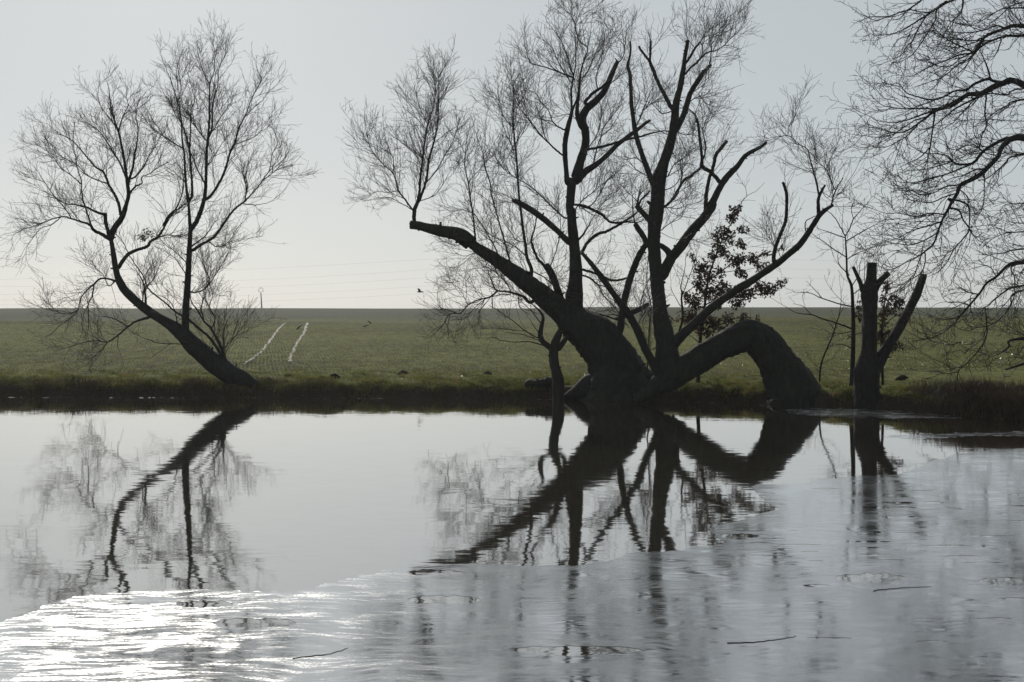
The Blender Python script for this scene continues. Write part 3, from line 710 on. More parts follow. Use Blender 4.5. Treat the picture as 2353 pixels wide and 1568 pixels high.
many(wt, [
 "z3 1728,390,12 1760,310,9 1700,250,9 1680,200,8 1660,110,6 1640,60,4 1650,-50,3",
 ("c", "z3 1740,700,24 1768,665,24 1800,630,24 1860,590,20 1905,545,14"),
 ("cs", "z3 1680,1275,64 1740,1212,50 1830,1150,42 1900,1090,36 1980,1010,35 2060,950,32 2140,890,27 2190,850,24 2217,834,20"),
 ("s", "z3 1748,1048,20 1850,1030,20 1960,1000,18 2060,970,18 2140,955,17 2220,930,15 2300,912,12 2350,910,9"),
 ("cs", "z4 1625,320,46 1530,230,42 1450,160,45 1370,100,46 1290,50,40 1240,20,34 1200,8,16"),
 "z3 1590,1550,14 1520,1490,12 1440,1410,11 1340,1320,9 1250,1265,7 1150,1200,5 1080,1100,4",
 "z3 1565,1085,14 1450,980,11 1380,900,10 1320,820,9 1260,740,7 1225,680,5 1200,600,3",
 "z3 1608,912,14 1540,880,11 1500,840,10 1470,760,8 1410,690,6 1370,620,4",
 "z3 1500,840,7 1400,820,6 1330,760,4 1280,700,3",
 "z3 1650,520,14 1550,480,11 1470,450,10 1400,430,10 1345,415,9 1320,370,7 1310,320,5 1290,280,3",
 "z3 1640,560,9 1560,440,7 1520,350,6 1480,250,4",
 "z3 1662,540,9 1610,380,8 1570,260,6 1500,160,5 1450,90,4 1470,20,3",
 "z3 1660,110,5 1700,50,4 1740,-30,3", "z3 1668,140,5 1720,100,4 1770,40,3",
 "z3 1700,560,8 1760,470,7 1800,380,6 1840,280,4 1870,180,3",
 "z3 1830,600,10 1820,520,9 1850,420,7 1870,320,5 1880,200,4 1850,110,3",
 "z3 1900,580,8 1980,520,6 2010,460,4",
 "z3 1990,405,10 2020,360,8 2035,260,7 2040,200,6 2060,140,4", "z3 2035,300,5 1990,240,4 1940,170,3",
 "z3 1745,1060,9 1820,950,8 1850,850,7 1860,730,6 1900,640,4",
 "z3 1800,1160,12 1830,1030,10 1860,950,9 1920,900,8 1960,840,6 2010,750,4",
 "z3 1845,1040,8 1870,900,7 1950,790,6 2020,700,4",
 "z3 1700,840,7 1620,790,6 1530,800,5 1480,740,3",
 "z4 1712,395,26 1750,330,24 1800,280,25 1850,250,23 1900,238,22 2000,182,22 2080,130,18 2130,88,12 2165,40,6",
 "z4 1655,42,16 1720,50,22 1800,80,22 1870,120,22 1930,172,19 2050,170,16 2130,172,12 2170,150,10",
 ("cs", "z4 1985,985,56 2010,850,51 2040,700,50 2080,560,50 2130,430,45 2185,335,42"),
 ("c", "z4 2050,845,40 2110,825,38 2160,800,34 2205,772,28"),
 ("c", "z4 1580,800,58 1545,690,52 1512,600,54 1480,530,50 1450,488,52"),
 "z4 1445,495,22 1392,440,20 1360,370,18 1345,300,16 1370,210,11 1385,100,8 1400,0,5 z3 1380,1360,4",
 "z4 1480,500,8 1520,400,7 1550,280,6 1560,160,5 1540,60,3",
 "z4 1700,515,18 1760,530,19 1850,560,18 1930,598,20 2020,590,18 2060,570,14 2120,480,8 2150,380,5",
 "z4 1715,560,14 1780,585,14 1830,630,14 1870,640,8 1960,660,6 2010,710,4",
 "z4 1690,300,18 1740,240,12 1790,150,8 1850,60,6 z3 1920,1380,4",
 "z3 1660,1500,10 1720,1420,8 1800,1360,7 1880,1290,6 1960,1240,4",
 "z3 1700,1480,8 1780,1460,8 1850,1370,8 1900,1280,7 1990,1200,5 2030,1160,3",
 "z4 1725,832,18 1830,845,15 1920,870,14 2010,902,14 2060,930,10",
 # shoots standing on the leaning trunk
 "z4 932,318,16 920,160,13 900,20,12 z3 895,1400,11 880,1290,10 855,1170,9 860,1070,7 870,980,5 890,880,3 900,820,2",
 "z3 860,1080,5 820,1010,4 790,940,3", "z3 880,1290,5 960,1200,4 1020,1120,3",
 "z4 1195,500,15 1150,320,13 1100,150,12 1070,40,11 z3 1050,1380,12 1040,1290,10 1000,1160,9 990,1080,7 960,1000,5 930,900,3",
 "z3 995,1080,5 1030,1010,4 1040,900,3", "z3 1040,1300,5 1100,1200,4 1080,1080,3",
 ("d", "z4 1330,590,40 1346,520,28 1312,430,24 1300,330,22 1280,200,20 1265,60,18 z3 1255,1400,16 1245,1280,16 1236,1120,15 1222,980,13 1210,800,11 1215,650,8 1200,530,5 1190,420,3"),
 "z3 1222,900,7 1150,820,6 1090,700,5 1040,640,3", "z3 1215,760,6 1270,690,5 1310,600,4 1330,520,3", "z3 1238,1080,6 1170,960,5 1120,830,4 1080,760,3", "z3 1232,1000,6 1280,880,5 1300,780,3",
 "z4 1112,445,12 1070,340,10 1010,240,9 960,160,8 920,110,7 830,80,5 740,100,3",
 "z4 1330,450,9 1250,370,8 1150,310,7 1050,270,6 980,180,4",
 "z4 1300,320,8 1230,300,6 1180,220,5 1130,120,4",
 "z4 1345,530,10 1430,570,9 1490,620,8 1560,680,7", "z4 1340,545,12 1260,520,8 1190,520,6 1120,500,4",
 "z4 1340,760,26 1290,722,20 1240,700,18 1150,680,15 1090,672,14 1060,620,12 1040,570,10 1028,528,7",
 "z4 1090,680,14 1040,720,12 960,740,10 880,780,10 820,840,10 740,820,8 690,810,6 640,808,4",
 "z4 820,840,9 740,850,8 700,920,7 650,970,5 620,1010,3", "z4 745,850,6 730,950,5 740,1040,3",
 "z4 1190,702,9 1100,708,7 1000,740,7 930,800,6 880,860,6 890,910,5 925,972,3",
 "z4 1195,690,10 1160,620,9 1080,540,6 990,490,5 940,480,3",
 "z4 880,280,8 830,330,5 770,340,4 700,310,3", "z4 960,380,7 860,420,5 790,400,4",
 "z4 1040,430,7 1000,500,5 900,520,4 840,600,3", "z4 880,780,6 840,700,5 800,640,3", "z4 1000,735,6 960,850,5 990,950,3",
 "z4 1250,720,8 1260,800,6 1330,850,5", "z4 1450,700,10 1480,640,8 1530,590,6",
 # young stems on the sawn tip
 ("d", "z4 480,165,30 484,90,30 z3 485,1490,30 505,1440,27 520,1380,22 530,1250,18 545,1120,16 560,1000,14 580,880,12 620,740,8 640,620,6 620,500,4 600,380,3"),
 ("d", "z3 512,1435,24 545,1360,19 575,1260,18 590,1130,17 620,1020,15 645,920,12 660,780,10 665,600,8 670,500,6 730,420,4"),
 "z3 472,1492,14 420,1420,12 370,1350,12 330,1230,10 250,1150,8 190,1080,6 150,1010,5 100,930,4 40,880,2",
 "z3 472,1490,8 380,1440,6 300,1400,5 200,1410,4 100,1430,3",
 "z3 578,1285,9 640,1210,8 700,1110,7 770,980,6 800,900,4 870,850,2",
 "z3 528,1425,8 620,1390,6 680,1330,5 715,1270,4 800,1210,3",
 "z3 370,1350,8 290,1362,6 210,1360,4 100,1390,3", "z3 332,1215,8 320,1090,6 240,1040,4 190,1000,3",
 "z3 545,1120,8 470,1050,6 380,990,5 330,930,3", "z3 585,870,7 530,750,5 500,640,4 515,540,3", "z3 575,900,6 480,800,5 400,740,3",
 "z3 150,1010,4 140,920,3 160,850,2", "z3 660,700,6 720,600,5 760,520,3",
])
# fine growth between the stems, no bole of its own
wt.grow()
# sawn face of the limb and the plate on top of it
def cut_face(tree, x, y, w, d, direc, name="sawn_face"):
    c = np.array(P(x, y, d)); dv = np.array(direc, float); dv /= np.linalg.norm(dv)
    acc = Acc(); r = w * .5 * d / F
    tube(acc, [c - dv * .01, c + dv * .012], [r * .97, r * .93], 20, True, .03, tree.rng)
    acc.build(name, M_CUT, tree.root)
dl = wt.P2[np.argmin(np.hypot(wt.P2[:, 0] - 943, wt.P2[:, 1] - 517)), 2]
cut_face(wt, 942.5, 517, 18.5, dl, (-1, 0, .05))

# --- arched willow
b = on_ground(1860, 915)
at_ = Tree("willow_tree", "arched willow trunk bent down to the ground with sawn-off upright stems", "tree", b, 37.0, seed=33)
at_.limb("z6 1400,1520,450 1395,1440,420 1370,1370,365 1325,1290,315 1265,1190,285 1205,1110,262 1125,1030,246 1062,1004,236 985,1028,224 880,1072,212 800,1115,208 720,1165,212 640,1215,220 560,1262,232 480,1312,238 400,1365,205 330,1415,130 240,1480,70", "n", "trunk", lean=0.0)
at_.limb("z6 500,1340,215 480,1270,200 462,1150,172 445,1020,144 415,880,120 402,750,102 387,600,96 372,450,92 362,300,92 370,150,106 385,50,112 z5 648,1455,106 655,1350,102 665,1260,98 700,1140,78 740,1020,70 770,900,66 780,800,57 790,700,51 815,600,43 830,520,40 845,430,33 852,370,30 865,300,28 874,243,26", "cs", "limb", lean=.02)
at_.limb("z6 210,1510,60 300,1440,110 420,1400,150", "n", "root", lean=0)
many(at_, [
 ("cs", "z5 630,1320,48 580,1200,41 530,1060,37 490,930,36 475,830,33 460,720,29 455,600,27 450,500,25 432,430,22 447,370,16 455,310,14 451,254,12"),
 ("cs", "z5 760,745,32 700,640,29 650,540,27 610,440,25 590,395,21 550,345,17 514,289,14"),
 ("c", "z5 594,405,18 599,320,18 601,250,18"),
 ("cs", "z5 790,900,48 840,800,43 865,720,41 890,640,39 930,570,37 980,495,35 1020,450,27 1044,424,20"),
 ("c", "z5 985,490,20 984,465,22"),
 ("c", "z5 858,415,20 900,350,19 930,300,17 964,258,13"),
 "z5 852,495,16 890,450,16 940,410,17 975,370,14 1020,335,12 1080,320,9 1140,285,8 1180,240,6 1250,180,5 1300,110,3",
 "z5 1035,420,10 1045,350,8 1050,290,7 1040,240,5", "z5 972,372,9 985,310,8 970,250,8 1010,215,6 1080,200,4 1130,150,3",
 "z5 1140,285,6 1200,290,4 1270,320,3", "z5 1060,322,6 1090,240,5 1110,160,4 1100,90,3", "z5 965,262,6 990,190,5 960,110,3", "z5 1180,240,5 1190,170,4 1180,90,3",
 "z5 925,300,6 870,230,4 840,160,3",
 ("cs", "z6 425,565,76 480,450,76 560,350,75 650,230,71 740,130,66 800,40,60 z5 1015,1510,58 1060,1430,55 1120,1310,46 1180,1230,46 1240,1170,40 1290,1100,33 1350,1060,29 1410,1030,25 1452,994,22"),
 ("c", "z5 1005,1500,36 1010,1380,29 1030,1270,27 1060,1180,25 1080,1090,28 1110,1050,27 1161,983,25"),
 ("cs", "z5 1128,1310,34 1050,1220,29 980,1172,32 978,1110,23 965,1000,22 955,900,20 940,820,19"),
 ("s", "z5 938,825,14 925,790,12 880,752,9 810,740,6"),
 ("", "z5 990,1115,12 1005,1030,12 990,940,10 983,885,8"),
 ("s", "z5 972,1178,16 900,1240,20 850,1270,22 810,1330,20 760,1410,18 705,1470,18"),
 ("cs", "z6 500,1075,85 560,1010,74 650,925,66 720,860,62 800,790,62 900,720,58 1000,650,56 1100,590,53 1200,520,52 1290,460,50 1360,400,48 1430,340,46 1490,260,44 1540,180,38 1590,110,34 1640,70,27 1682,44,22"),
 ("c", "z6 1246,480,32 1250,380,29 1290,270,27 1330,170,25 1340,70,23 z5 1600,1450,24 1602,1390,24 1590,1330,22 1572,1290,20"),
 ("cs", "z6 1575,125,32 1572,50,26 z5 1832,1480,26 1836,1400,23 1860,1350,20 1883,1309,16"),
 "z5 1836,1378,16 1820,1290,15 1795,1200,13 1775,1130,10 1755,1050,9 1700,1015,7 1640,1000,5 1560,1000,3",
 "z5 1700,1015,6 1650,970,5 1600,945,5 1500,960,4 1430,970,3", "z5 1610,945,5 1620,870,4 1660,800,3", "z5 1440,970,4 1430,900,3 1450,850,2",
 "z5 1930,1460,13 1945,1390,11 1980,1310,10 2016,1259,9", "z5 1952,1340,8 1920,1260,8 1890,1190,7 1830,1140,5 1790,1090,3",
 "z5 1890,1190,5 1930,1100,4 1990,1010,3", "z5 1850,1330,5 1900,1400,4 1960,1320,3",
 ("c", "z6 320,340,40 290,280,41 250,220,40 224,184,32"),
 ("c", "z6 345,165,44 280,100,40 234,48,36"),
 ("c", "z6 395,335,34 440,358,42 478,400,50 475,450,50"),
 "z6 225,190,12 210,80,9 205,-20,7 z5 460,1340,4", "z6 240,50,20 z5 510,1400,10 525,1320,8",
 "z6 240,80,12 z5 530,1420,16 560,1390,16 598,1350,14",
 "z6 435,60,20 500,10,14 z5 800,1370,10 830,1260,8 820,1150,6 850,1050,4",
 "z5 720,1250,9 770,1160,8 830,1120,7 890,1070,5 950,990,3", "z5 700,1350,9 790,1300,7 830,1200,5", "z5 620,1250,8 660,1150,7 720,1100,5",
 "z5 490,890,10 540,770,9 570,700,7 600,620,5 640,560,3", "z5 545,760,7 640,690,6 710,660,5", "z5 470,780,8 520,660,6 500,560,4",
 "z5 760,770,10 680,780,8 620,720,6 560,690,4", "z5 800,920,8 870,940,7 930,905,5", "z5 880,650,7 950,600,6 1020,550,5 1030,480,3",
 "z5 880,700,8 960,660,6 1010,720,5 1060,800,4 1100,830,3", "z5 960,650,5 1030,720,4 1080,680,3", "z5 990,890,6 1010,830,5 1060,760,3",
 "z5 750,950,7 670,910,6 620,870,4", "z5 560,1170,8 500,1110,7 420,1120,5 340,1090,3", "z5 570,1240,7 480,1180,6 430,1100,4",
 # the slanting stem that runs up to the great willow
 ("s", "z4 2292,1330,62 2240,1210,60 2180,1100,60 2130,980,60 2060,850,60 2000,770,56 1930,670,50 1850,560,50 1780,470,46 1712,392,36"),
 "z6 320,1290,12 325,1100,11 330,950,10 345,800,10 320,680,8 310,560,6 320,440,4",
 "z6 260,790,9 290,680,8 330,580,6", "z6 160,870,10 60,850,8 0,860,6", "z6 220,980,8 270,880,6 310,820,5",
 "z6 400,240,8 480,180,6 560,140,5 600,60,3", "z6 440,60,8 540,70,6 620,40,4", "z6 560,350,9 640,300,7 700,320,4", "z6 1300,450,7 1270,370,5 1220,300,4 1200,200,3",
 "z6 1480,240,10 1478,170,8 1520,140,8 1560,120,8",
])
at_.grow()

# --- small forked willow in front
b = on_ground(1279, 905)
ct = Tree("willow_tree", "small forked willow standing in front of the massive leaning one", "tree", b, 38.8, seed=41, par=SPARSE)
ct.limb("z4 1548,1520,100 1540,1440,90 1540,1340,86 1515,1220,76 1508,1120,74 1530,1030,78 1565,960,70", "n", "trunk", lean=0)
many(ct, [
 ("s", "z4 1500,1100,44 1440,1060,42 1410,1010,40 1420,930,32 1430,870,26 1402,820,18 1340,765,9"),
 ("n", "z4 1545,1100,42 1580,1050,38 1620,1000,36 1665,950,30"),
 "z4 1480,1092,14 1430,1075,11 1330,1050,9 1230,1052,7 1130,1040,6 1080,1020,4", "z4 1130,1042,5 1060,1020,5 1010,1030,3",
 "z4 1410,1030,10 1300,970,8 1200,890,7 1100,820,6 1030,780,4", "z4 1300,970,6 1180,960,5 1080,950,4 970,955,3",
 "z4 1420,920,9 1350,830,8 1300,780,6 1250,730,4", "z4 1410,1000,8 1360,930,6 1330,880,4", "z4 1420,1050,7 1290,1000,5 1160,980,4 1100,960,3",
])
ct.grow()

# --- young oaks
def leafy_oak(label, base, depth, stem, branches, blobs, seed, per=46):
    t = Tree("oak_sapling", label, "tree", base, depth, M_BARKD, M_TWIGD, seed, SPARSE)
    t.limb(stem, "s", "trunk", lean=.03)
    many(t, branches)
    t.grow()
    acc = Acc()
    leaf_cloud(acc, [(.312627 * x + 1388.9, .312627 * y + 457.5, .312627 * r) for x, y, r in blobs], depth, depth / F, t.rng, per * 4.6, .085)
    acc.build("foliage", M_OAKLEAF, t.root)
b = on_ground(1600, 905)
leafy_oak("young oak with withered leaves still clinging, growing up between the arched willow's stems", b, 39.6,
 "z6 680,1450,34 690,1300,29 700,1100,26 712,950,24 735,800,21 760,600,17 800,470,14 860,310,10 930,180,9 980,80,6 z5 1260,1450,6 1310,1390,5 1380,1350,4 1440,1290,3",
 ["z6 735,800,12 640,770,9 600,740,6 580,720,4", "z6 740,780,12 850,730,10 960,720,8 1060,690,7 1160,655,6 1240,650,5 1320,600,3", "z6 745,700,10 690,640,8 660,600,5",
  "z6 765,600,10 850,540,9 960,460,8 1080,430,6 1190,400,5 1310,350,3", "z6 790,490,8 720,500,7 660,440,6 630,400,4", "z6 830,400,7 900,360,6 990,330,4", "z6 890,250,6 960,230,5 1020,215,4", "z6 850,320,6 800,270,4",
  "z6 715,950,10 640,870,8 590,840,5", "z6 712,960,10 830,930,8 930,890,7 1030,870,5 1130,880,3", "z6 770,590,7 860,620,6 950,640,4", "z6 850,545,6 940,530,5 1050,520,4 1170,490,3",
  "z5 1310,1390,4 1300,1320,3 1330,1260,2", "z6 700,1060,7 640,1010,5 600,1000,4"],
 [(970, 75, 34), (1000, 60, 18), (935, 140, 46), (960, 110, 36), (1012, 220, 34), (1040, 235, 22), (870, 235, 52), (905, 280, 62), (990, 325, 42), (1020, 340, 28), (840, 345, 46), (820, 270, 40), (640, 415, 26), (660, 450, 18),
  (795, 420, 48), (880, 385, 46), (950, 450, 66), (1010, 440, 50), (1085, 430, 46), (1110, 460, 34), (740, 512, 66), (690, 500, 40), (850, 540, 46), (990, 535, 46), (1020, 560, 30), (1150, 505, 34), (1190, 480, 26), (1165, 405, 30), (1200, 400, 20), (1310, 352, 22),
  (700, 600, 54), (780, 580, 50), (870, 640, 52), (740, 690, 72), (830, 680, 64), (900, 690, 60), (640, 740, 58), (600, 700, 30), (680, 770, 50), (1000, 700, 56), (1060, 690, 60), (1150, 650, 58), (1180, 690, 40), (1230, 665, 46), (1290, 625, 34), (1325, 600, 20),
  (830, 760, 52), (960, 760, 50), (1000, 770, 30), (640, 850, 54), (600, 880, 40), (720, 880, 52), (830, 930, 64), (780, 900, 50), (920, 890, 52), (880, 960, 40), (1030, 880, 44), (1000, 900, 34), (1125, 878, 20), (540, 830, 12), (535, 885, 18), (490, 890, 16), (700, 950, 46), (760, 985, 40), (490, 920, 12), (930, 50, 14)], 51)
b = on_ground(2030, 912)
leafy_oak("young oak with withered leaves half hidden behind the sawn-off tree trunk", b, 36.6,
 "z6 2050,1450,24 2042,1250,20 2036,1100,18 2040,950,16 2055,800,12 2065,700,9 2075,620,6 2085,560,3",
 ["z6 2040,950,8 2110,880,7 2180,840,5", "z6 2050,830,8 2120,770,6 2190,760,4", "z6 2040,1050,8 2120,1080,6 2190,1090,4", "z6 2045,1000,7 1960,940,6 1880,860,5 1860,780,3", "z6 2040,900,6 1960,850,5 1870,760,4 1870,690,3"],
 [(2070, 630, 34), (2075, 660, 28), (2130, 735, 46), (2160, 760, 36), (2060, 750, 42), (2100, 815, 50), (2170, 770, 40), (2190, 750, 24), (2045, 850, 40), (2060, 985, 48), (2030, 1010, 34), (1870, 790, 34), (1862, 850, 34), (1885, 880, 22), (1800, 1010, 14), (2160, 1080, 40), (2120, 1100, 24), (2045, 1040, 34), (2100, 980, 24), (2180, 840, 22), (2050, 920, 34)], 52, 40)

# --- slender bare oak beside the stump
b = on_ground(1957, 915)
dt = Tree("oak_sapling", "slender bare young oak with one straight stem beside the sawn-off tree trunk", "tree", b, 36.4, M_BARKD, M_TWIGD, 61, SPARSE)
dt.limb("z6 1812,1470,40 1816,1380,36 1825,1200,34 1830,1000,32 1826,800,28 1815,640,24 1785,560,20 1780,450,18 1775,350,16 1770,270,13", "s", "trunk", lean=.02)
many(dt, ["z6 1770,275,10 1720,180,8 1680,120,7 1640,90,5 1600,60,3", "z6 1770,275,10 1800,220,9 1830,150,8 1880,90,6 1940,20,4 z5 2250,1370,3", "z6 1830,150,6 1815,70,5 1840,0,4 z5 2080,1350,3", "z6 1771,285,9 1700,262,8 1640,240,7 1560,215,5",
 "z6 1775,425,9 1700,380,8 1620,320,7 1540,265,5 1500,220,3", "z6 1778,310,9 1880,250,8 1970,200,6 2050,160,4", "z6 1782,445,8 1860,400,7 1950,360,5 2060,310,3", "z6 1800,560,9 1730,490,8 1715,430,6 1720,370,4",
 "z6 1822,792,12 1720,770,10 1600,730,8 1500,690,7 1400,690,4", "z6 1600,730,6 1540,660,5 1480,600,3", "z6 1823,955,14 1700,910,11 1600,880,10 1520,850,9 1420,840,6 1330,790,4 1210,720,3", "z6 1520,850,6 1460,790,5 1380,770,3",
 "z6 1828,970,9 1740,990,7 1690,990,5 1620,1040,3", "z6 1830,1110,8 1750,1070,6 1660,1080,4", "z6 1828,700,8 1880,660,6 1900,600,4", "z6 1830,1000,8 1890,980,6 1950,930,4", "z6 1815,640,7 1870,560,6 1880,470,5 1920,380,3", "z6 1826,850,7 1900,800,5 1940,740,3"])
dt.grow()
b = on_ground(1884, 884)
st = Tree("oak_sapling", "thin whip of a sapling leaning right between the arch's foot and the slender oak", "tree", b, 38.6, M_BARKD, M_TWIGD, 62, SPARSE)
st.limb("z6 1580,1375,16 1590,1230,14 1630,1110,13 1680,1000,12 1700,930,10 1730,830,8 1740,720,5 1725,560,2", "s", "trunk", lean=.02)
many(st, ["z6 1690,960,6 1640,900,5 1600,880,3", "z6 1630,1115,5 1700,1050,4 1760,1030,3", "z6 1720,870,5 1760,790,3", "z6 1600,1210,5 1660,1180,4 1730,1150,3"])
st.grow()
b = on_ground(1570, 898)
st = Tree("oak_sapling", "thin straight sapling rising close behind the arched willow's tall stem", "tree", b, 40.2, M_BARKD, M_TWIGD, 63, SPARSE)
st.limb("z6 500,1400,24 520,1200,22 545,1000,20 575,880,19 566,750,16 570,690,14 562,640,9 590,520,6 600,400,4", "s", "trunk", lean=.02)
many(st, ["z6 572,700,8 640,660,6 690,600,5 720,540,3", "z6 570,720,8 620,580,6 660,480,4 700,330,3", "z6 560,790,6 520,720,5 480,640,3", "z6 560,930,6 600,850,4"])
st.grow()

# --- sawn-off trunk on the right
b = on_ground(1998, 925)
pt = Tree("pollard_tree", "stout sawn-off tree trunk with two short stubs and one long slanting limb", "tree", b, 35.3, M_BARKD, M_TWIGD, 71, SPARSE)
pt.limb("z6 1935,1540,215 1930,1480,196 1928,1380,186 1930,1280,186 1936,1200,150 1946,1100,114 1950,900,107 1950,760,116 1948,680,122 1958,610,86 1963,540,76 1966,468,72", "cn", "trunk", lean=0)
pt.limb("z6 1905,680,50 1885,630,36 1860,570,29 1828,498,23", "cn", "limb", lean=.1)
pt.limb("z6 1980,680,60 2000,640,54 2040,590,46 2092,543,42", "cn", "limb", lean=-.1)
pt.limb("z6 1975,1260,130 2020,1185,96 2080,1090,82 2160,960,73 2230,830,66 2290,710,62 2330,600,56 2347,556,50", "cn", "limb", lean=.05)
many(pt, [("s", "z6 2275,690,8 2272,660,6 2280,640,4"), ("s", "z6 2345,560,8 2400,540,5 2460,470,3"), ("s", "z6 1915,620,6 1912,520,5 1916,460,3"), "z6 2005,540,4 2010,480,3 2040,330,3 2042,180,2"])
pt.grow()

